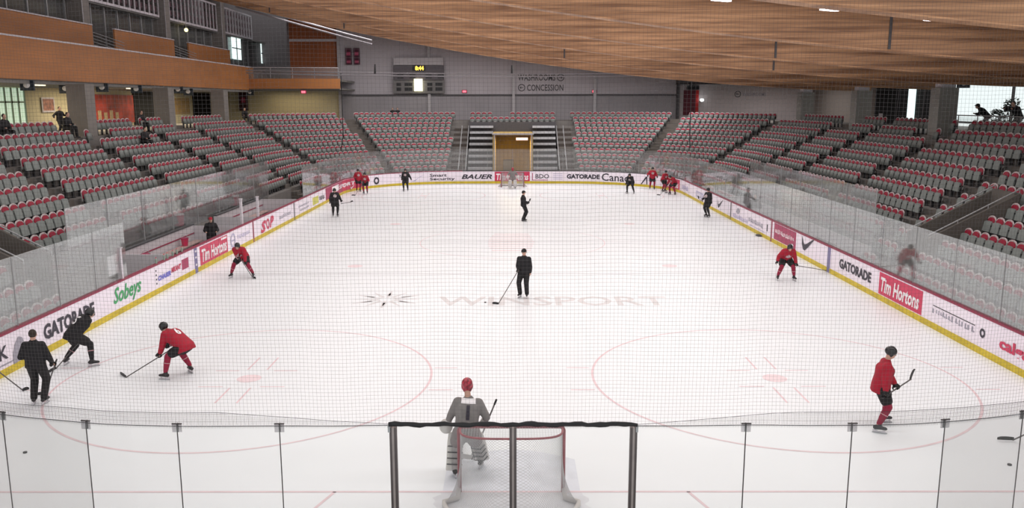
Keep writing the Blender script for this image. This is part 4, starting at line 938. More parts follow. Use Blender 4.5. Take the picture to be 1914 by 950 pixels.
# ------------------------------------------------------------------ safety netting above the near glass
def netting(name, s0, s1, z0f, z1, sp, rad, off, seed, m, lab, hem=True):
    rnd = random.Random(seed); V = []; F = []
    def wob(s, z): return (.012*math.sin(s*1.3+z*.9)+.006*math.sin(s*4.1+z*2.3), .008*math.sin(s*1.9+z*1.1)+.004*math.sin(z*5+s), .007*math.sin(s*2.7+z*.6)+.004*math.sin(s*6.1))
    def pt(s, z):
        a, b, c = wob(s, z); x, y, _, _ = rink(s+b, off+a); return Vector((x, y, z+c*min(1, (z-2.5)*2)))
    def strand(P):
        n0 = len(V)
        for i, p in enumerate(P):
            t = (P[min(i+1, len(P)-1)]-P[max(i-1, 0)]).normalized(); u = t.cross(Vector((0, 1, .3))).normalized() if abs(t.y) < .9 else t.cross(Vector((0, 0, 1))).normalized(); w_ = t.cross(u)
            for k in range(3): a = 2*PI*k/3; V.append(p+(u*math.cos(a)+w_*math.sin(a))*rad)
        for i in range(len(P)-1):
            for k in range(3): F.append((n0+i*3+k, n0+i*3+(k+1) % 3, n0+i*3+3+(k+1) % 3, n0+i*3+3+k))
    n = int((s1-s0)/sp)
    for i in range(n+1):
        s = s0+i*sp; z0 = z0f(s)[0]; zt = z0f(s)[1] if z1 is None else z1
        if zt-z0 < .01: continue
        m_ = max(1, int((zt-z0)/.5)); strand([pt(s, z0+(zt-z0)*q/m_) for q in range(m_+1)])
    zmax = z1 if z1 is not None else max(z0f(s0+i*sp)[1] for i in range(n+1)); zmin = min(z0f(s0+i*sp)[0] for i in range(n+1))
    z = zmin+sp
    while z < zmax:
        P = []
        for i in range(int((s1-s0)/.3)+1):
            s = s0+.3*i; lo, hi = z0f(s); hi = z1 if z1 is not None else hi
            if lo <= z <= hi: P.append(pt(s, z))
            else:
                if len(P) > 1: strand(P)
                P = []
        if len(P) > 1: strand(P)
        z += sp
    me = bpy.data.meshes.new(name); me.from_pydata([tuple(v) for v in V], [], F); me.materials.append(m); return me, pt
NA, NB = sN(9.9), sN(-9.9)
me, pt = netting('mesh', NA, NB, lambda s: (ZG+.03, 9.2), 9.2, .050, .00105, .10, 1, M_CORD, '')
t = empty('safety_netting', (0, Y0, ZG)); tag(t, 'fine dark safety netting hanging above the foreground glass, covering the whole view', 'netting')
o = link('net_mesh', me, t); o.location = -t.location
mb = MB(); P = [pt(NA+.25*i, ZG+.015) for i in range(int((NB-NA)/.25)+1)]; mb.tube(P, .0045, 5); o = mb.build('hem_cord', M_BLACK, t); o.location = -t.location
mb = MB(); P = [pt(NA+.5*i, 9.2) for i in range(int((NB-NA)/.5)+1)]; mb.tube(P, .02, 5); o = mb.build('top_cable', M_DMETAL, t); o.location = -t.location
def skirt(s):
    x = abs(rink(s)[0]); h = .05+.17*min(1, max(0, (x-1.6)/2.2)); return (ZG-.0, ZG+h)
me2, pt2 = netting('skirt', NA, NB, skirt, None, .021, .0011, .145, 5, M_CORD, '')
o = link('net_skirt', me2, t); o.location = -t.location; o['label'] = 'denser folded net strip along the glass top'
mb = MB(); P = [pt2(NA+.25*i, skirt(NA+.25*i)[1]) for i in range(int((NB-NA)/.25)+1)]; mb.tube(P, .0028, 5); o = mb.build('upper_cord', M_BLACK, t); o.location = -t.location

# ------------------------------------------------------------------ players' benches on the left, penalty boxes on the right
def at_root(nm, lab, cat, loc, grp=None):
    r = empty(nm, loc); return tag(r, lab, cat, grp)
M_BENCHW = mat('bench_wall_white', (.58, .55, .58), .5, var=.04); M_BENCHD = mat('bench_dark_top', (.05, .05, .055), .5)
for y0, y1, w_ in ((17.6, 25.2, 'nearer'), (28.2, 36.2, 'farther')):
    r = at_root('players_bench', 'players bench box behind the left boards, the %s of two' % w_, 'bench box', (-14.6, (y0+y1)/2, 0), 'players benches')
    mb = MB(); mb.bx(-15.1, -15.0, y0, y1, -.13, 1.15); subat(r, 'back_wall', mb, M_BENCHW)
    mb = MB(); mb.bx(-15.14, -14.96, y0, y1, 1.15, 1.2); subat(r, 'wall_cap', mb, M_BENCHD)
    mb = MB(); mb.bx(-14.99, -14.97, y0, y1, .74, .79); subat(r, 'red_stripe', mb, M_CAP)
    mb = MB(); mb.bx(-14.9, -14.5, y0+.2, y1-.2, .42, .47)
    subat(r, 'bench_seat', mb, mat('bench_plank', (.42, .30, .28), .6))
    for q in range(4):
        mb = MB(); yy = y0+.6+(y1-y0-1.2)*q/3; mb.bx(-14.85, -14.55, yy-.04, yy+.04, -.13, .42); subat(r, 'leg', mb, M_DMETAL)
    mb = MB(); mb.bx(-14.95, -12.95, y0, y1, -.13, -.02); subat(r, 'bench_floor', mb, mat('rubber_floor', (.10, .085, .09), .8))
    mb = MB()
    for yy in (y0, y1): mb = MB(); mb.bx(-15.1, -12.95, yy-.03, yy+.03, -.13, 1.1); subat(r, 'end_panel', mb, M_BENCHW)
for i, (y0, y1) in enumerate(((14.5, 17.5), (17.5, 20.5), (20.5, 23.5), (23.5, 26.5), (26.5, 29.5), (29.5, 32.5), (32.5, 35.5), (35.5, 38.5))):
    mb = MB(); mb.bx(-15.26, -15.24, y0+.02, y1-.02, 1.0, 3.25); r = LG = at_root('glass_screen', 'tall glass screen behind the players benches on the left', 'glass screen', (-15.25, 14.5, 1.0)) if i == 0 else LG
    subat(r, 'glass_pane', mb, M_GLASS); mb = MB(); mb.tube([(-15.25, y0, -.1), (-15.25, y0, 3.25)], .02, 6); subat(r, 'post', mb, M_METAL)
for i, (y0, y1) in enumerate(((19.4, 22.4), (22.4, 25.4), (25.4, 28.4), (28.4, 31.4), (31.4, 34.4), (34.4, 37.4))):
    mb = MB(); mb.bx(14.49, 14.51, y0+.02, y1-.02, .9, 3.35); r = RG = at_root('glass_screen', 'tall glass screen behind the penalty boxes on the right', 'glass screen', (14.5, 19.4, .9)) if i == 0 else RG
    subat(r, 'glass_pane', mb, M_GLASS); mb = MB(); mb.tube([(14.5, y0, -.1), (14.5, y0, 3.35)], .02, 6); subat(r, 'post', mb, M_METAL)
r = at_root('penalty_box', 'pale penalty box back wall behind the right boards', 'penalty box', (14.4, 28, 0))
mb = MB(); mb.bx(14.4, 14.46, 19.4, 37.4, -.13, 1.05); subat(r, 'back_wall', mb, M_BENCHW)
for yy in (19.4, 25.4, 31.4, 37.4): mb = MB(); mb.bx(12.98, 14.4, yy-.03, yy+.03, -.13, 1.1); subat(r, 'side_panel', mb, M_BENCHW)
mb = MB(); mb.bx(14.0, 14.35, 20, 37, .40, .45); subat(r, 'bench_seat', mb, M_BENCHW)
for u, v0, v1, x, w_ in ((228, 524, 463, -12.9, 'at the end of the near left glass'), (452, 414, 372, -12.95, 'between the two left benches, nearer'), (482, 397, 368, -12.95, 'between the two left benches, farther'), (597, 356, 324, -12.95, 'at the far end of the left benches')):
    a = onx(u, v0, x); mb = MB(); z1 = onx(u, v1, x).z; mb.bx(-.05, .05, -.06, .06, 0, z1-1.07)
    r = at_root('bench_post', 'white upright post %s' % w_, 'post', (x, a.y, 1.07), 'white bench posts'); mb.build('post', M_WHITEP, r); MB().box((0, 0, z1-1.05), (.14, .16, .04)).build('cap', M_WHITEP, r)
r = at_root('notice_sheet', 'white rectangular notice fixed to the left glass near the benches', 'notice', (-12.95, 12.95, 1.3))
MB().bx(-.012, .0, -.45, .45, 0, .62).build('sheet', M_WHITE, r)
mb = MB(); mb.bx(-.02, -.012, -.47, .47, -.02, .64); mb.build('backing', M_METAL, r)
# bench clutter
def bottle(x, y, z, m, lab):
    r = at_root('water_bottle', lab, 'bottle', (x, y, z), 'water bottles on the left boards'); mb = MB(); mb.tube([(0, 0, 0), (0, 0, .16), (0, 0, .19)], [.037, .037, .02], 10); mb.build('bottle_body', m, r); mb = MB(); mb.tube([(0, 0, .19), (0, 0, .23)], [.022, .012], 8); mb.build('cap', M_RED, r)
M_BOT = mat('bottle_green', (.28, .36, .30), .4); YB = [15.9, 16.6, 16.9, 17.4, 17.8, 18.3]
for i, y in enumerate(YB): bottle(-12.87, y, 1.075, M_BOT, 'pale green water bottle standing on the near left board, %s from the camera' % ORD[i])
def bucket(u, v, x, z, lab, rr=.16):
    p = onx(u, v, x); z = z; r = at_root('bucket', lab, 'bucket', (x, p.y, z), 'red buckets and crates by the benches'); mb = MB(); mb.tube([(0, 0, 0), (0, 0, .02), (0, 0, .34)], [rr*.75, rr*.78, rr], 14); mb.build('pail', M_RED, r)
    mb = MB(); mb.tube([(0, 0, .33), (0, 0, .36)], [rr*1.06, rr*1.06], 14); mb.build('rim', M_DRED, r)
    mb = MB(); mb.tube([(rr, 0, .34), (rr*.8, 0, .45), (0, 0, .5), (-rr*.8, 0, .45), (-rr, 0, .34)], .01, 5); mb.build('handle', M_METAL, r)
bucket(273, 476, -14.7, .47, 'red bucket on the nearer players bench')
bucket(345, 446, -14.7, .47, 'red bucket at the far end of the nearer players bench')
bucket(490, 398, -13.6, -.02, 'red bucket at the start of the farther players bench', .22); bucket(528, 378, -13.6, -.02, 'red bucket in the middle of the farther players bench', .22)
for u, v, lab, c in ((301, 421, 'dark kit bag on the seats behind the nearer bench', M_BLACK), (505, 352, 'dark kit bag on the seats behind the farther bench', M_BLACK)):
    p = onx(u, v, -15.9); r = at_root('kit_bag', lab, 'bag', (-15.9, p.y, ZT(2)+.3), 'kit bags'); mb = MB(); mb.capsule((0, -.5, .16), .17, (0, .5, .16), .17); mb.build('bag', c, r, True); mb = MB(); mb.tube([(0, -.3, .3), (0, -.15, .42), (0, .15, .42), (0, .3, .3)], .02); mb.build('strap', M_DRED, r)
p = onx(332, 408, -15.4); 
for u, v, x, lab in ((333, 410, -15.6, 'red upright cooler behind the nearer bench'), (438, 374, -15.6, 'red cooler with white lid behind the farther bench')):
    p = onx(u, v, x); r = at_root('drink_cooler', lab, 'cooler', (x, p.y, p.z-.3), 'red drink coolers'); mb = MB(); mb.tube([(0, 0, 0), (0, 0, .5)], [.24, .26], 16); mb.build('tub', M_RED, r); mb = MB(); mb.tube([(0, 0, .5), (0, 0, .58)], [.28, .24], 16); mb.build('lid', M_WHITE, r); MB().bx(-.18, .18, -.18, .18, -(p.z-.3)-.1 + (ZT(1)), 0).build('stand', M_DTRIM, r)

# ------------------------------------------------------------------ goals
def goal(name, gy, sg, lab):
    """sg=-1: net bag towards -y"""
    r = at_root(name, lab, 'goal', (0, gy, 0), None)
    H = 1.22; R_ = .036
    mb = MB(); mb.tube([(-.915, 0, 0), (-.915, 0, H-.06), (-.895, 0, H-.015), (-.85, 0, H), (.85, 0, H), (.895, 0, H-.015), (.915, 0, H-.06), (.915, 0, 0)], R_, 10); mb.build('goal_frame', M_GOALR, r, True)
    n = 28
    top = []; bot = []
    for i in range(n+1):
        a = PI*i/n; cx, sn = math.cos(a), math.sin(a); e = lambda q: math.copysign(abs(q)**.55, q)
        top.append(Vector((-.89*e(cx), sg*.50*e(sn)-0*sg, H-.02))); bot.append(Vector((-1.17*e(cx) if abs(cx) < .98 else math.copysign(.93, -cx), sg*1.10*e(sn), .02)))
    mb = MB(); mb.tube(top, .02, 8); mb.build('rear_top_bar', M_GOALR, r, True)
    mb = MB(); mb.tube([v+Vector((0, 0, .03)) for v in bot], .045, 8); mb.build('base_frame', M_PAD, r, True)
    mb = MB(); mb.tube([top[n//2], bot[n//2]], .02, 6); mb.build('centre_stay', M_GOALR, r)
    def S(u_, v_):                                            # u 0..1 round, v 0 top..1 bottom
        q = u_*n; i = min(n-1, int(q)); f = q-i; a = top[i].lerp(top[i+1], f); b = bot[i].lerp(bot[i+1], f); p = Vector((a.x+(b.x-a.x)*v_**4, a.y+(b.y-a.y)*v_**1.6, a.z+(b.z-a.z)*v_))
        return p
    mb = MB(); nu, nv_ = 76, 26; rad = .0024 if gy < 10 else .004
    for d in (-1, 1):
        for k in range(-nv_, nu+nv_):
            P = []
            for j in range(nv_+1):
                u_ = (k+d*j)/nu
                if 0 <= u_ <= 1: P.append(S(u_, j/nv_))
            if len(P) > 1: mb.tube(P[::1], rad, 3, caps=False)
    for k in range(1, 36):                                    # roof of the net
        x = -.88+1.76*k/36; i = min(range(n+1), key=lambda q: abs(top[q].x-x)); mb.tube([(x, 0, H), (x, top[i].y, H-.02)], rad, 3, caps=False)
    for k in range(1, 9):
        y = sg*.5*k/9; xs_ = [p.x for p in top if abs(p.y) >= abs(y)]
        if xs_: mb.tube([(min(xs_), y, H-.005), (max(xs_), y, H-.005)], rad, 3, caps=False)
    mb.build('goal_netting', M_NETW, r)
    return r
goal('hockey_goal', 0, -1, 'red-framed hockey goal with white net, seen from behind in the foreground')
goal('hockey_goal', 54.2, 1, 'small distant hockey goal in front of the far boards')

# ------------------------------------------------------------------ people
def ell(c, R_, Fw, rx, ry, n=20): return [c+R_*rx*math.copysign(abs(math.cos(2*PI*i/n))**.85, math.cos(2*PI*i/n))+Fw*ry*math.copysign(abs(math.sin(2*PI*i/n))**.85, math.sin(2*PI*i/n)) for i in range(n)]
def remesh(mb, voxel, smooth=3):
    me = mb.mesh('tmp', M_SKIN); o = bpy.data.objects.new('tmp', me); C.objects.link(o)
    m = o.modifiers.new('r', 'REMESH'); m.mode = 'VOXEL'; m.voxel_size = voxel; m.use_smooth_shade = True
    if smooth: s = o.modifiers.new('s', 'SMOOTH'); s.iterations = smooth; s.factor = .5
    dg = bpy.context.evaluated_depsgraph_get(); out = bpy.data.meshes.new_from_object(o.evaluated_get(dg)); bpy.data.objects.remove(o)
    out.materials.clear(); return out
def ik(a, b, l1, l2, hint):
    d = b-a; D = d.length
    if D > (l1+l2)*.995: b = a+d*((l1+l2)*.995/D); d = b-a; D = d.length
    x = (l1*l1-l2*l2+D*D)/(2*D); h = math.sqrt(max(0, l1*l1-x*x)); u = d/D; w_ = hint-u*hint.dot(u)
    if w_.length < 1e-4: w_ = u.orthogonal()
    return a+u*x+w_.normalized()*h, b
def hand_shape(mb, wrist, c, axis, sc_=1, span=200):
    axis = axis.normalized(); e1 = wrist-c; e1 = e1-axis*e1.dot(axis); e1 = e1.normalized() if e1.length > 1e-4 else axis.orthogonal(); e2 = axis.cross(e1)
    pc = c+e1*.032*sc_; mb.capsule(wrist, .028*sc_, pc, .033*sc_, 8); mb.capsule(pc-axis*.026*sc_, .027*sc_, pc+axis*.026*sc_, .027*sc_, 8)
    for i, ln in enumerate((.88, 1.0, .95, .78)):
        ctr = c+axis*(i-1.5)*.0215*sc_; pts = []
        for q in range(5):
            a = math.radians(25+(span*ln-25)*q/4); pts.append(ctr+(e1*math.cos(a)+e2*math.sin(a))*.032*sc_)
        for q in range(4): mb.capsule(pts[q], (.0115-.0008*q)*sc_, pts[q+1], (.0107-.0008*q)*sc_, 6)
    ctr = c-axis*.046*sc_; pts = [ctr+(e1*math.cos(a)+e2*math.sin(a))*.036*sc_ for a in (math.radians(-10), math.radians(-55), math.radians(-100))]
    pts[0] = pc-axis*.02*sc_
    for q in range(2): mb.capsule(pts[q], .0135*sc_, pts[q+1], .0115*sc_, 6)
def limb(mb, pts, rs, n=12):
    for i in range(len(pts)-1): mb.capsule(pts[i], rs[i], pts[i+1], rs[i+1], n)
def person(lab, x, y, h, P, kind='player', col='red', vox=.022, z=0, num=None, cat='person', headgear=None, grp=None, size=1.0, small=False, crest=True):
    root = empty('person', (x, y, z), math.radians(h)); tag(root, lab, cat, grp); root.scale = (size,)*3
    Mi = (Matrix.Translation((x, y, z)) @ Matrix.Rotation(math.radians(h), 4, 'Z') @ Matrix.Scale(size, 4)).inverted()
    def L(q): return Mi @ q[1] if isinstance(q, tuple) and q[0] == 'w' else Vector(q)
    sk = .085 if kind in ('player', 'goalie', 'coach') else .0
    fl = P.get('fl', (-.13, 0)); fr = P.get('fr', (.13, 0))
    if 'fw' in P:
        a, b = P['fw']; a = Mi @ Vector((a[0], a[1], z)); b = Mi @ Vector((b[0], b[1], z)); fl = (a.x, a.y); fr = (b.x, b.y)
    tl, tr = P.get('toes', (12, -12)); fz = P.get('fz', (0, 0))
    hip = L(P.get('hip', (0, 0, .90+sk))); chest = L(P.get('chest', (0, .02, 1.40+sk))); head = L(P.get('head', tuple(chest+Vector((0, .05, .24)))))
    tw = math.radians(P.get('tw', 0)); spine = (chest-hip).normalized()
    Rh = Vector((math.cos(P.get('htw', 0)), math.sin(P.get('htw', 0)), 0)); Rs = Vector((math.cos(tw), math.sin(tw), P.get('tilt', 0))).normalized(); Rs = (Rs-spine*Rs.dot(spine)).normalized()
    Fs = spine.cross(Rs).normalized()                         # forward
    Fs = -Fs if Fs.dot(Vector((0, 1, -.3))) < 0 else Fs
    sw = .185 if kind != 'goalie' else .20
    head = head-(head-chest).normalized()*.095; shl = chest-Rs*sw-spine*.075; shr = chest+Rs*sw-spine*.075
    hl = L(P.get('hl', (-.30, .08, .80+sk))); hr = L(P.get('hr', (.30, .08, .80+sk)))
    el, hl = ik(shl, hl, .29, .275, P.get('ehl', Vector((-.5, -1, -.3)))); er, hr = ik(shr, hr, .29, .275, P.get('ehr', Vector((.5, -1, -.3))))
    al = Vector((fl[0], fl[1], .085+sk+fz[0])); ar = Vector((fr[0], fr[1], .085+sk+fz[1]))
    hpl = hip-Rh*.095-Vector((0, 0, .02)); hpr = hip+Rh*.095-Vector((0, 0, .02))
    kl, al = ik(hpl, al, .44, .43, P.get('khl', Vector((-.15, 1, 0)))); kr, ar = ik(hpr, ar, .44, .43, P.get('khr', Vector((.15, 1, 0))))
    tdl = Vector((-math.sin(math.radians(tl)), math.cos(math.radians(tl)), 0)); tdr = Vector((-math.sin(math.radians(tr)), math.cos(math.radians(tr)), 0))
    grips = {'l': P.get('gl', tdl), 'r': P.get('gr', tdr)}
    stick = P.get('stick')
    if stick:
        top, heel, bl = [L(q) for q in stick]; ax = (heel-top).normalized()
        for s_ in P.get('hold', 'lr'): grips[s_] = ax
    # body, one continuous surface
    B = MB(); hy = math.radians(P.get('hyaw', 0)); hd = Vector((-math.sin(hy), math.cos(hy), P.get('hpitch', -.12))).normalized(); hrt = hd.cross(Vector((0, 0, 1))).normalized(); hup = hrt.cross(hd)
    HM = Matrix((hrt, hd, hup)).transposed()
    B.ball(head+hup*.02, (.076, .095, .105), 16, 12, M=HM); B.ball(head-hup*.055+hd*.025, (.056, .066, .062), 12, 8, M=HM)
    B.capsule(head+hd*.088+hup*.012, .010, head+hd*.108-hup*.022, .016, 6); B.ball(head+hd*.082-hup*.062, (.026, .016, .012), 8, 6, M=HM)
    for s_ in (-1, 1): B.ball(head+hrt*s_*.078-hup*.005, (.012, .020, .032), 8, 6, M=HM); B.ball(head+hrt*s_*.034+hd*.080+hup*.034, (.02, .012, .007), 6, 5, M=HM)
    B.capsule(chest-spine*.05, .062, head-hup*.06-hd*.02, .054, 12)
    B.loft([ell(hip-spine*.10, Rh, Fs, .13, .09), ell(hip, Rh, Fs, .165, .115), ell(hip.lerp(chest, .4), Rs, Fs, .14, .10), ell(hip.lerp(chest, .75), Rs, Fs, .17, .115), ell(chest-spine*.05, Rs, Fs, .15, .09), ell(chest+spine*.02, Rs, Fs, .08, .06)])
    for sh, e, hnd, s_ in ((shl, el, hl, 'l'), (shr, er, hr, 'r')):
        wr = hnd+(e-hnd).normalized()*.075; limb(B, [chest-spine*.06, sh, e, wr], [.06, .062, .043, .029])
        hand_shape(B, wr, hnd, grips[s_], .72 if s_ in P.get('gloves', 'lr' if kind in ('player', 'goalie') else '') else 1.0)
    for hp, k_, a_, td in ((hpl, kl, al, tdl), (hpr, kr, ar, tdr)):
        limb(B, [hp, k_, a_], [.09, .058, .04]); B.capsule(a_-td*.03-Vector((0, 0, .045)), .036, a_+td*.12-Vector((0, 0, .055)), .028)
    bm_ = remesh(B, min(vox, .013) if not small else vox, 2); bm_.materials.append(M_SKIN); link('body', bm_, root)
    def part(nm, mb, m, v=None, lab_=None, sm=3):
        me_ = remesh(mb, v or vox, sm); me_.materials.append(m); o_ = link(nm, me_, root)
        if lab_: o_['label'] = lab_
        return o_
    jm = {'red': M_JRED, 'black': M_JBLK, 'grey': M_JGRY}[col]
    bulk = {'player': 1.22, 'goalie': 1.12, 'coach': 1.08, 'casual': 1.05}[kind]
    J = MB(); low = .16 if kind in ('player', 'goalie') else .10
    dh = (spine+Vector((0, 0, 1.6))).normalized(); Fh = dh.cross(Rh).normalized(); Fh = -Fh if Fh.y < 0 else Fh
    J.loft([ell(hip-dh*low, Rh, Fh, .205*bulk, .16*bulk), ell(hip-dh*.02, Rh, Fh, .20*bulk, .155*bulk), ell(hip.lerp(chest, .35), Rs, Fs, .19*bulk, .14*bulk), ell(hip.lerp(chest, .7), Rs, Fs, .205*bulk, .15*bulk), ell(chest-spine*.12, Rs, Fs, .20*bulk, .135*bulk), ell(chest-spine*.045, Rs, Fs, .135*bulk, .105), ell(chest+spine*.01, Rs, Fs, .088, .08), ell(chest+spine*.055, Rs, Fs, .066, .062)])
    for sh, e, hnd in ((shl, el, hl), (shr, er, hr)):
        wr = hnd+(e-hnd).normalized()*.10; limb(J, [chest-spine*.085, sh-(sh-chest).normalized()*.01, e, wr], [.080*bulk, .080*bulk, .066*bulk, .052*bulk])
    jo = part('jersey' if kind in ('player', 'goalie') else 'jacket', J, jm, sm=4)
    bvh = BVHTree.FromPolygons([v.co for v in jo.data.vertices], [tuple(p.vertices) for p in jo.data.polygons])
    def stamp(nm, pts, faces, m, face, cz, lab_=None):
        sgn = 1 if face == 'front' else -1; V = []; cc = hip.lerp(chest, cz)
        bm = bmesh.new(); vv = [bm.verts.new((a, b, 0)) for a, b in pts]
        for f in faces:
            try: bm.faces.new([vv[i] for i in f])
            except ValueError: pass
        bmesh.ops.triangulate(bm, faces=bm.faces[:])
        for _ in range(4):
            le = [e for e in bm.edges if e.calc_length() > .03]
            if not le: break
            bmesh.ops.subdivide_edges(bm, edges=le, cuts=1); bmesh.ops.triangulate(bm, faces=bm.faces[:])
        bm.verts.index_update(); pts = [(v.co.x, v.co.y) for v in bm.verts]; faces = [tuple(v.index for v in f.verts) for f in bm.faces]; bm.free()
        for a, b in pts:
            st_ = cc+Rs*(a*-sgn)+spine*b+Fs*sgn*.6; hit = bvh.ray_cast(st_, -Fs*sgn)
            p_ = hit[0]+hit[1]*.009 if hit[0] is not None else cc+Rs*(a*-sgn)+spine*b+Fs*sgn*.2
            V.append(p_)
        mb = MB(); mb.add(V, faces); o_ = mb.build(nm, m, jo); 
        if lab_: o_['label'] = lab_
    def stamp_text(nm, body, wd, ht, m, face, cz, lab_=None):
        pts, F_ = text_pts(body, wd, ht, .03); stamp(nm, [(a-wd/2, b-ht/2) for a, b in pts], F_, m, face, cz, lab_)
    if num: stamp_text('back_number', num, .13*len(num) if num != '1' else .06, .26, M_WHITE if col != 'grey' else M_BLACKT, 'back', .60, 'number on the back')
    if col == 'grey' and num:
        stamp('name_patch', [(-.13, .0), (.13, .0), (.13, .09), (-.13, .09)], [(0, 1, 2, 3)], M_WHITE, 'back', .86)
    if crest and kind == 'player':
        pts = [(0, -.10), (.045, -.085), (.10, -.06), (.085, -.01), (.11, .04), (.055, .05), (0, .10), (-.05, .06), (-.10, .05), (-.09, 0), (-.11, -.05), (-.05, -.075)]
        stamp('chest_crest', [(0, 0)]+pts, [(0, i+1, (i+1) % 12+1) for i in range(12)], mat('crest_pale', (.48, .38, .39), .6, var=.5, scale=30), 'front', .62, 'pale crest on the chest')
    T = MB(); pr = {'player': (.155, .125, .105), 'goalie': (.17, .14, .12), 'coach': (.125, .09, .075), 'casual': (.12, .088, .07)}[kind]
    T.loft([ell(hip-Vector((0, 0, .12)), Rh, Fh, .18*bulk, .13*bulk), ell(hip, Rh, Fh, .185*bulk, .14*bulk), ell(hip+dh*.06, Rh, Fh, .15*bulk, .11*bulk)])
    for hp, k_, a_ in ((hpl, kl, al), (hpr, kr, ar)):
        if kind in ('player', 'goalie'): kk = hp.lerp(k_, .70); limb(T, [hp-Vector((0, 0, .02)), kk], [pr[0], pr[1]], 14)
        else: limb(T, [hp, k_, a_+Vector((0, 0, -.01))], [pr[0], pr[1], pr[2]], 14)
    part('shorts' if kind in ('player', 'goalie') else 'trousers', T, M_PANTB if col != 'grey' else mat('goalie_pants', (.20, .17, .17), .7))
    if kind == 'player':
        for hp, k_, a_ in ((hpl, kl, al), (hpr, kr, ar)):
            S_ = MB(); limb(S_, [k_+(hp-k_)*.40, k_, k_.lerp(a_, .45), a_+(k_-a_)*.10], [.092, .084, .078, .055], 14); so = part('sock', S_, M_SOCKR if col == 'red' else M_JBLK)
            if not small:
                mb = MB(); c_ = k_.lerp(a_, .42); d_ = (a_-k_).normalized(); mb.tube([c_-d_*.009, c_+d_*.009], [.083, .083], 14); mb.build('stripe', mat('sock_stripe', (.55, .30, .32), .7), so)
    if kind == 'goalie':
        for hp, k_, a_, td in ((hpl, kl, al, tdl), (hpr, kr, ar, tdr)):
            S_ = MB(); limb(S_, [k_+(hp-k_)*.35, k_, a_], [.095, .085, .06], 14); part('sock', S_, mat('goalie_sock', (.40, .37, .37), .8))
        for hp, k_, a_, td in ((hpl, kl, al, tdl), (hpr, kr, ar, tdr)):
            S_ = MB(); d_ = (k_-a_).normalized(); rt = td.cross(Vector((0, 0, 1)))
            fr_ = (td-d_*td.dot(d_)).normalized(); rt = fr_.cross(d_)
            S_.loft([ell(a_-d_*.05+fr_*.07, rt, fr_, .15, .07), ell(a_+d_*.12+fr_*.08, rt, fr_, .145, .08), ell(k_+fr_*.08, rt, fr_, .15, .085), ell(k_+d_*.22+fr_*.07, rt, fr_, .14, .07)]); po = part('leg_pad', S_, M_PAD, lab_='white goalie leg pad')
            mb = MB()
            for q in (.15, .4, .65, .9): c_ = a_.lerp(k_, q)-fr_*.03; mb.tube([c_-rt*.14+fr_*.06, c_-rt*.09-fr_*.05, c_+rt*.09-fr_*.05, c_+rt*.14+fr_*.06], .012, 5)
            mb.build('strap', M_DTRIM, po)
    for a_, td, k_ in ((al, tdl, kl), (ar, tdr, kr)):
        S_ = MB(); g = a_-Vector((0, 0, .05))
        if sk:
            limb(S_, [g-td*.055, g+td*.07, g+td*.15-Vector((0, 0, .008))], [.048, .043, .035], 10); S_.capsule(g, .05, a_+(k_-a_).normalized()*.10, .056, 10)
            so = part('skate', S_, M_SKATE, min(vox, .016))
            rt = td.cross(Vector((0, 0, 1))); zb = a_.z-.085-sk
            mb = MB(); mb.prism([(-.11, .0), (.17, .0), (.19, .018), (.17, .03), (-.10, .03)], lambda p_, q_, t_: Vector((a_.x, a_.y, zb))+td*p_+Vector((0, 0, q_))+rt*t_, -.003, .003); mb.build('blade', M_METAL, so)
            mb = MB(); mb.prism([(-.10, .028), (.16, .028), (.13, .07), (.07, .042), (.0, .042), (-.04, .07), (-.10, .07)], lambda p_, q_, t_: Vector((a_.x, a_.y, zb))+td*p_+Vector((0, 0, q_))+rt*t_, -.011, .011); mb.build('blade_holder', M_WHITEP if not small else M_SKATE, so)
        else:
            limb(S_, [g-td*.05, g+td*.07, g+td*.15-Vector((0, 0, .008))], [.046, .042, .034], 10); part('shoe', S_, M_SKATE, min(vox, .016))
    # gloves
    gv = P.get('gloves', 'lr' if kind in ('player', 'goalie') else '')
    for sh, e, hnd, s_ in ((shl, el, hl, 'l'), (shr, er, hr, 'r')):
        if s_ not in gv: continue
        G = MB(); wr = hnd+(e-hnd).normalized()*.10
        if kind == 'goalie':
            d_ = (hnd-e).normalized(); rt = d_.orthogonal().normalized()
            if s_ == 'r': G.loft([ell(hnd-d_*.20, rt, d_.cross(rt), .10, .05), ell(hnd+d_*.16, rt, d_.cross(rt), .11, .05)])
            else: G.ball(hnd+d_*.05, (.13, .08, .15)); G.capsule(wr, .07, hnd, .08)
            hand_shape(G, wr, hnd, grips[s_], 1.3); part('blocker' if s_ == 'r' else 'trapper', G, M_PAD, lab_='white goalie glove')
        else:
            hand_shape(G, wr, hnd, grips[s_], 1.45); G.capsule(wr+(e-wr).normalized()*.06, .058, wr, .048)
            part('glove', G, M_PANTB, min(vox, .014))
    # headgear
    hg = headgear or {'player': 'helmet', 'goalie': 'mask', 'coach': 'cap', 'casual': 'hair'}[kind]
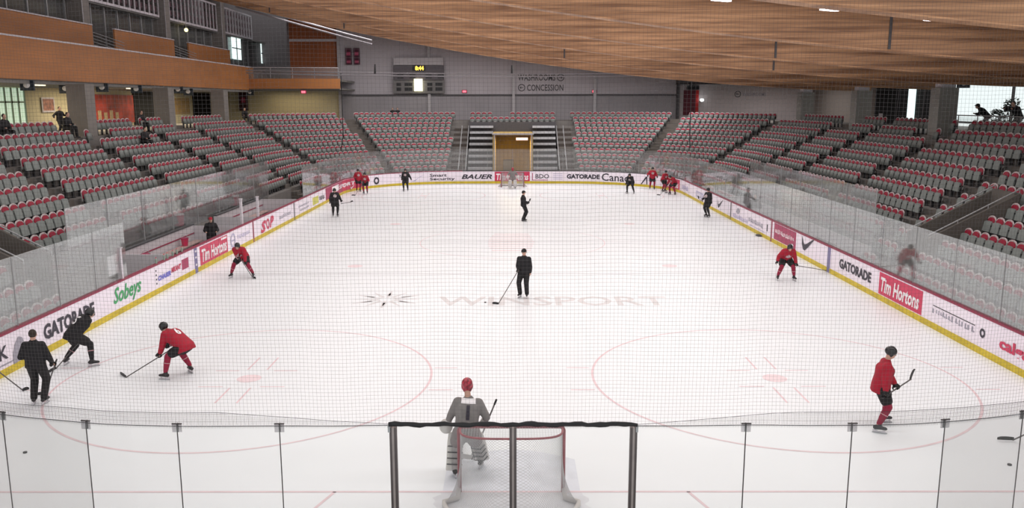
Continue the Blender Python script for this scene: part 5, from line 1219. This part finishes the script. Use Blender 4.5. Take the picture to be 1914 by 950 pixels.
    if hg in ('helmet', 'mask'):
        Hm = MB(); Hm.ball(head+hup*.045-hd*.008, (.102, .125, .105), 18, 12, M=HM)
        for s_ in (-1, 1): Hm.ball(head+hrt*s_*.088-hup*.005, (.022, .045, .06), 10, 8, M=HM)
        if hg == 'mask': Hm.ball(head-hup*.03+hd*.03, (.10, .115, .12), 16, 10, M=HM)
        ho = part('helmet' if hg == 'helmet' else 'goalie_mask', Hm, M_HELM if hg == 'helmet' else mat('mask_red', (.34, .03, .05), .3, var=.75, scale=22), min(vox, .015))
        if not small:
            mb = MB()
            if hg == 'helmet':
                for q in (-.03, .03): mb.ball(head+hup*.145+hrt*q, (.012, .05, .006), 8, 5, M=HM)
                mb.build('vent', M_DMETAL, ho)
            else:
                mb.ball(head+hup*.09-hd*.075, (.05, .04, .018), 8, 6, M=HM)
                mb.build('white_patch', M_PAD, ho)
        if hg == 'helmet' and not small:
            mb = MB(); V = []
            for i in range(9):
                a = math.radians(-62+124*i/8)
                for zz, r_ in ((.05, .118), (-.015, .128)): V.append(head+hrt*math.sin(a)*r_*.85+hd*math.cos(a)*r_+hup*zz)
            mb.add(V, [(2*i, 2*i+1, 2*i+3, 2*i+2) for i in range(8)]); mb.build('visor', M_GLASSN, ho)
    elif hg in ('cap', 'redcap'):
        Hm = MB(); Hm.ball(head+hup*.052-hd*.003, (.090, .108, .078), 16, 10, M=HM); Hm.loft([[head+hup*.055+hd*.07+hrt*q*.07+hup*z_ for q, z_ in ((-1, -.008), (1, -.008), (1, .008), (-1, .008))], [head+hup*.045+hd*.165+hrt*q*.05+hup*z_ for q, z_ in ((-1, -.008), (1, -.008), (1, .008), (-1, .008))]])
        part('cap', Hm, M_PANTB if hg == 'cap' else M_JRED, min(vox, .014))
    if hg in ('hair', 'cap', 'redcap'):
        Hm = MB(); Hm.ball(head+hup*(.035 if hg == 'hair' else .0)-hd*.028, (.086, .088, .10 if hg == 'hair' else .07), 14, 10, M=HM); part('hair', Hm, M_HAIR, min(vox, .014))
    if not small:
        for s_ in (-1, 1): MB().ball(head+hrt*s_*.033+hd*.091+hup*.018, .011, 8, 6).build('eye', M_BLACK, root)
    if stick:
        make_stick([root.matrix_basis @ q for q in (top, heel, bl)], P.get('slab', 'hockey stick held by the '+lab), goalie=(kind == 'goalie'), tape=P.get('tape'))
    return root
def make_stick(pts, lab, goalie=False, tape=None):
    top, heel, bl = [Vector(q) for q in pts]; r = empty('hockey_stick', heel); tag(r, lab, 'hockey stick', 'hockey sticks')
    ax = (heel-top).normalized(); top, bl = top-heel, bl-heel; mb = MB(); mb.tube([top, ax*0], .0145, 6); mb.build('shaft', M_STICK, r)
    mb = MB(); mb.tube([top, top+ax*.12], .019, 6); mb.build('grip_tape', M_BLACK, r)
    bd = bl.normalized(); Ln = bl.length; up = (Vector((0, 0, 1))-bd*bd.z); up = up.normalized() if abs(bd.z) < .7 else (-ax-bd*(-ax).dot(bd)).normalized()
    sd = bd.cross(up); hb = .075 if not goalie else .10; mb = MB(); rings = []
    for q in range(7):
        f = q/6; c_ = bd*(Ln*f-.02)+sd*(.03*f*f)+up*(.0+.012*f); hh = hb*(.8+.2*math.sin(PI*f)) if f < .95 else hb*.6
        rings.append([c_-sd*.006, c_+sd*.006, c_+sd*.006+up*hh, c_-sd*.006+up*hh])
    mb.loft(rings); mb.build('blade', M_BLACK if not goalie else M_PAD, r)
    if goalie: mb = MB(); a = -ax; s2 = a.cross(sd).normalized(); mb.loft([[s2*w_*.045+sd*t_ for w_, t_ in ((-1, -.008), (1, -.008), (1, .008), (-1, .008))], [a*.6+s2*w_*.045+sd*t_ for w_, t_ in ((-1, -.008), (1, -.008), (1, .008), (-1, .008))]]); mb.build('paddle', M_PAD, r)
    return r
def Wp(u, v, y): return ('w', ony(u, v, y))
def Wz(u, v, z=0): return ('w', onz(u, v, z))
def crouch(**k):
    d = dict(hip=(0, -.16, .80), chest=(0, .28, 1.20), head=(0, .46, 1.36), hl=(-.20, .42, .72), hr=(.20, .42, .72), hpitch=-.05, fl=(-.30, 0), fr=(.30, 0)); d.update(k); return d

# the nearest figures
person('person in black jacket standing with back turned at lower left', -10.82, 4.42, 6, dict(fl=(-.11, 0), fr=(.12, -.02), hl=(-.20, .22, 1.08), hr=Wp(101, 684, 4.6), chest=(0, .0, 1.48), head=(.0, .03, 1.73),
    stick=(Wp(106, 672, 4.65), Wz(84, 738), Wz(66, 741)), hold='r', gloves='lr', slab='hockey stick in the right glove of the man in black at lower left', hyaw=15), 'coach', 'black', .018, headgear='hair')
person('bent hockey player in black with helmet skating beside the left boards', -11.35, 7.25, -38, crouch(fw=((-11.75, 7.35), (-10.98, 7.2)), hip=(-.02, -.08, .88), chest=(.04, .30, 1.27), head=(.06, .44, 1.42), hl=Wp(150, 640, 7.5), hr=Wp(130, 655, 7.2),
    stick=(Wp(158, 628, 7.5), Wz(104, 690), Wz(90, 700)), slab='hockey stick of the bent player in black by the left boards', toes=(40, -30)), 'player', 'black', .018, num='5')
person('crouching hockey player in red jersey with white number on the back, lower left', -8.42, 6.42, 72, crouch(fw=((-8.62, 6.12), (-8.2, 6.68)), hip=(0, -.26, .84), chest=(.04, .26, 1.13), head=(.05, .46, 1.27), hl=Wp(297, 668, 6.3), hr=Wp(312, 645, 6.6),
    stick=(Wp(322, 652, 6.6), Wz(235, 706), Wz(222, 700)), slab='hockey stick of the crouching player in red at lower left', toes=(10, -25), hpitch=-.3), 'player', 'red', .018, num='6')
person('hockey player in red crouching wide-legged near the left boards', -10.63, 18.52, 178, crouch(fw=((-10.2, 18.5), (-11.07, 18.5)), hip=(0, -.15, .86), chest=(.02, .26, 1.22), head=(.02, .40, 1.38), hl=Wp(459, 498, 18.1), hr=Wp(447, 484, 18.1),
    stick=(Wp(447, 480, 18.1), Wz(473, 520), Wz(480, 522)), slab='hockey stick of the crouching red player near the left boards'), 'player', 'red', .02, small=False)
person('person in black tracksuit and cap standing in mid ice with stick', .42, 15.04, 165, dict(fw=((.52, 15.0), (.28, 15.08)), chest=(0, .0, 1.47), head=(0, .03, 1.73), hr=Wp(969, 506, 14.9), hl=Wp(991, 514, 14.95), gloves='r',
    stick=(Wp(971, 502, 14.9), Wz(931, 569), Wz(919, 569)), hold='r', slab='hockey stick of the man in black standing in mid ice', hyaw=-10), 'coach', 'black', .018)
person('hockey player in red crouching wide-legged by the right boards', 10.57, 17.9, 180, crouch(fw=((10.88, 17.85), (10.26, 17.9)), hip=(0, -.15, .88), chest=(0, .24, 1.24), head=(0, .38, 1.40), hl=Wp(1489, 497, 17.7), hr=Wp(1452, 492, 17.7),
    stick=(Wp(1485, 496, 17.7), Wz(1545, 506, .02), Wz(1556, 502, .02)), hold='l', slab='hockey stick reaching from the red player to the right boards'), 'player', 'red', .02)
person('hockey player in red with black helmet standing side-on at lower right, stick blade raised', 7.8, 2.95, -104, dict(fw=((8.0, 3.25), (7.63, 2.68)), hip=(0, -.05, .97), chest=(0, .03, 1.47), head=(0, .12, 1.74), hpitch=-.2, hr=Wp(1656, 740, 2.6), hl=Wp(1677, 726, 2.9),
    stick=(Wp(1648, 745, 2.55), Wp(1703, 709, 3.2), Wp(1709, 688, 3.25)), slab='hockey stick held up by the red player at lower right'), 'player', 'red', .016)
person('goaltender in grey jersey and white pads with red mask in front of the near goal', -.80, .55, 5, dict(fl=(-.24, .08), fr=(.26, .42), hip=(-.02, -.02, .92), chest=(.03, .10, 1.50), head=(.0, .14, 1.83), hpitch=-.1, hyaw=-5, hl=(-.38, .28, .92), hr=(.32, .26, 1.02), khr=Vector((.3, 1, 0)),
    stick=(Wp(928, 747, .9), (.10, .75, .03), (-.25, .80, .03)), hold='r', slab='white goalie stick held by the near goaltender, shaft tilted right', toes=(10, -20)), 'goalie', 'grey', .018, num='1')
# the far figures
fk = dict(vox=.03, small=True)
person('hockey player in black with pale crest standing near the far left boards, stick held out', -10.72, 36.5, 200, dict(chest=(0, 0, 1.46), hl=Wp(640, 380, 36.3), hr=(.28, .05, .85), head=(0, .03, 1.68), stick=(Wp(637, 381, 36.3), Wp(656, 378, 36), Wp(661, 377, 36)), hold='l', slab='hockey stick held out by the black player near the far left boards'), 'player', 'black', headgear='helmet', **fk)
person('hockey player in red standing tall in the far left corner', -11.95, 51.0, 205, dict(hl=(-.25, .2, 1.0), hr=(.25, .2, 1.0)), 'player', 'red', **fk)
person('hockey player in red with white emblem, second figure from the far left corner', -11.1, 49.3, 180, dict(hip=(0, -.05, .95), chest=(0, .1, 1.36), hl=(-.2, .3, .95), hr=(.1, .35, .95), stick=((.0, .3, 1.0), ('w', Vector((-11.7, 48.2, 0))), ('w', Vector((-11.95, 48.1, 0)))), slab='hockey stick resting on ice before the red player in the far left corner'), 'player', 'red', **fk)
person('hockey player in black with both arms spread before the far boards', -8.3, 51.2, 178, dict(hl=Wp(774, 345, 51.1), hr=Wp(751, 336, 51.0), fl=(-.16, 0), fr=(.16, 0), stick=(Wp(753, 337, 51.0), Wp(747, 330, 50.9), Wp(747, 326, 50.9)), hold='r', slab='short bit of stick raised by the black player before the far boards'), 'player', 'black', **fk)
person('goaltender in grey jersey with white pads before the far goal', 0.0, 53.3, 180, dict(fl=(-.2, 0), fr=(.2, 0), hip=(0, -.05, .9), chest=(0, .05, 1.4), hl=(-.42, .25, .95), hr=(.42, .25, .95), stick=((.45, .2, 1.1), (.2, .55, .03), (-.15, .6, .03)), hold='r', slab='goalie stick of the far goaltender'), 'goalie', 'grey', **fk)
person('person in black standing side-on in the middle of the far ice, stick upright in hand', .64, 34.4, -80, dict(chest=(0, -.02, 1.5), head=(0, .02, 1.76), hl=Wp(988, 379, 34.5), hr=Wp(986, 380, 34.2), gloves='lr', stick=(Wp(984, 382, 34.3), Wp(991, 376, 34.3), Wp(993, 371, 34.3)), slab='hockey stick of the black figure in the middle of the far ice'), 'coach', 'black', headgear='cap', **fk)
person('hockey player in black bending forward near the right end of the far boards', 8.92, 49.4, 150, crouch(fl=(-.28, 0), fr=(.28, 0), hip=(0, -.1, .92), chest=(0, .2, 1.3), head=(.0, .3, 1.48)), 'player', 'black', **fk)
person('hockey player in red standing upright in the far right corner, leftmost of the three', 11.05, 52.5, 180, dict(hl=(-.38, .15, .95), hr=(.38, .15, 1.05), fl=(-.17, 0), fr=(.17, 0)), 'player', 'red', **fk)
person('hockey player in red leaning in the far right corner, middle of the three', 11.65, 50.7, 215, dict(hip=(0, -.05, .95), chest=(-.05, .12, 1.38), hl=(-.2, .35, .95), hr=(.2, .35, .95), stick=((.0, .3, 1.0), (.5, .9, 0), (.75, .9, 0)), slab='hockey stick of the middle red player in the far right corner'), 'player', 'red', **fk)
person('hockey player in red stooping in the far right corner, rightmost of the three', 11.95, 48.6, 130, crouch(fl=(-.25, 0), fr=(.25, 0), hip=(0, -.15, .9), chest=(0, .2, 1.28), stick=((.1, .3, .9), (.3, 1.1, 0), (.5, 1.25, 0)), slab='hockey stick of the stooping red player in the far right corner'), 'player', 'red', **fk)
person('hockey player in black by the far right boards pointing a stick to the left', 11.72, 36.1, 120, dict(hl=(-.1, .2, 1.0), hr=Wp(1312, 376, 35.8), fl=(-.12, 0), fr=(.12, 0), stick=(Wp(1314, 377, 35.8), Wp(1305, 371, 35.7), Wp(1304, 366, 35.7)), hold='r', slab='hockey stick held out by the black player at the far right boards'), 'player', 'black', **fk)
# staff beside the ice
person('person in dark clothes and red cap standing between the two left benches', -13.75, 24.0, 200, dict(hl=(-.2, .25, 1.0), hr=(.2, .25, 1.0), hip=(0, 0, .9), chest=(0, .05, 1.4)), 'casual', 'black', .03, z=-.02, headgear='redcap', small=True, size=1.02)
person('person in dark clothes standing behind the glass on the right side', 13.75, 33.4, 150, dict(), 'casual', 'black', .03, z=-.13, small=True, size=1.08)
def sit(**k):
    d = dict(hip=(0, -.05, .52), chest=(0, .05, 1.02), head=(0, .12, 1.26), fl=(-.15, .42), fr=(.15, .42), hl=(-.14, .35, .68), hr=(.14, .35, .68)); d.update(k); return d
def spectator(lab, u, v, x, zt, h, P, **k):
    p = onx(u, v, x) if abs(x) < 30 else None; return person(lab, x, p.y, h, P, 'casual', 'black', .03, z=zt, small=True, grp=None, **k)
spectator('dark figure standing on the left concourse before the small framed picture', 111, 215, -25.6, 5.05, 250, dict(hl=(-.4, .2, 1.1), hr=(.45, .1, .95)), size=.92)
spectator('dark hooded spectator seated in the top row left of the first left column', 124, 225, -22.9, ZT(11), 260, sit())
spectator('dark spectator at the left picture edge in the top rows', 6, 232, -22.6, ZT(11), 250, sit())
spectator('dark spectator seated in front of the first black doorway on the left', 262, 215, -23.0, ZT(11), 250, sit())
spectator('second dark spectator beside the first black doorway, a row lower', 268, 238, -21.0, ZT(9), 250, sit())
p = ony(488, 212, 66.5)
person('dark spectator in the top row under the far left balcony', p.x+.3, 60.6, 215, sit(), 'casual', 'black', .03, z=5.06, small=True)
for u, w_ in ((735, 'left'), (744, 'right')):
    p = ony(u, 208, 68.2); person('dark seated spectator high in the far stand, %s of the close pair' % w_, p.x, 67.9, 180, sit(), 'casual', 'black', .03, z=ZT(11)-.0, small=True, grp='spectators in the far stand')
p = onx(1838, 220, 24.6); person('dark figure leaning over the guard rail before the bright right windows', 24.7, p.y, 60, dict(hip=(0, -.1, .9), chest=(0, .28, 1.28), head=(0, .42, 1.45), hl=(-.25, .5, 1.05), hr=(.25, .5, 1.05)), 'casual', 'black', .03, z=5.05, small=True, headgear='cap', size=1.1)
p = onx(1905, 215, 24.6); person('large dark figure at the right picture edge before the bright windows', 24.5, p.y, 100, dict(hip=(0, -.1, .92), chest=(0, .15, 1.38), head=(0, .3, 1.55), hl=(-.2, .5, 1.3), hr=(.2, .5, 1.3)), 'casual', 'black', .03, z=5.05, small=True, size=1.1)
p = onx(1641, 215, 23.9); r = at_root('folded_chair', 'pale folded chair stacked at the top of the right stairs', 'chair', (23.9, p.y, 5.06))
MB().bx(-.2, .2, -.25, .25, .45, .5).build('seat', M_WHITEP, r); MB().bx(.16, .2, -.25, .25, .5, 1.0).build('backrest', M_WHITEP, r)
for a in (-.17, .17):
    for b in (-.22, .22): MB().bx(a-.015, a+.015, b-.015, b+.015, 0, .45).build('leg', M_METAL, r)
# video tripod against the window
p = onx(1884, 210, 25.0); r = at_root('video_tripod', 'dark video camera on a tripod against the bright right windows', 'tripod', (25.0, p.y, 5.05))
for a in (0, 120, 240):
    mb = MB(); mb.tube([(.42*math.cos(math.radians(a)), .42*math.sin(math.radians(a)), 0), (0, 0, 1.25)], .02); mb.build('leg', M_BLACK, r)
mb = MB(); mb.box((0, 0, 1.45), (.16, .42, .2)); mb.tube([(0, .2, 1.47), (0, .36, 1.47)], .06, 10); mb.build('camera_body', M_BLACK, r)
mb = MB(); mb.tube([(0, -.1, 1.35), (0, -.55, 1.2)], .012); mb.build('pan_handle', M_BLACK, r)

# ------------------------------------------------------------------ loose sticks and pucks
def puck(u, v, lab):
    p = onz(u, v); r = at_root('puck', lab, 'puck', (p.x, p.y, 0), 'pucks on the ice'); mb = MB(); mb.tube([(0, 0, 0), (0, 0, .026)], .038, 18); mb.build('disc', M_RUBBER, r)
    mb = MB(); mb.tube([(0, 0, .0255), (0, 0, .0262)], .026, 16); mb.build('top_face', M_DTRIM, r)
puck(47, 847, 'black puck alone on the ice at lower left'); puck(1887, 870, 'black puck near the right edge of the picture'); puck(907, 566, 'black puck beside the stick blade of the man in mid ice')
a = onz(25, 720, .12); make_stick([onz(-60, 650, .9), onz(44, 731, .01), onz(55, 728, .01)], 'hockey stick reaching in from the left picture edge, blade on the ice')
make_stick([onz(2010, 770, 1.1), onz(1893, 823, .02), onz(1864, 824, .02)], 'pale hockey stick reaching in from the right picture edge')
r = at_root('ice_chip', 'dark scrap lying against the right yellow kick plate', 'scrap', tuple(onz(1421, 441)))
MB().ball((0, 0, .03), (.25, .35, .04), 10, 6).build('scrap_body', M_DTRIM, r, True)
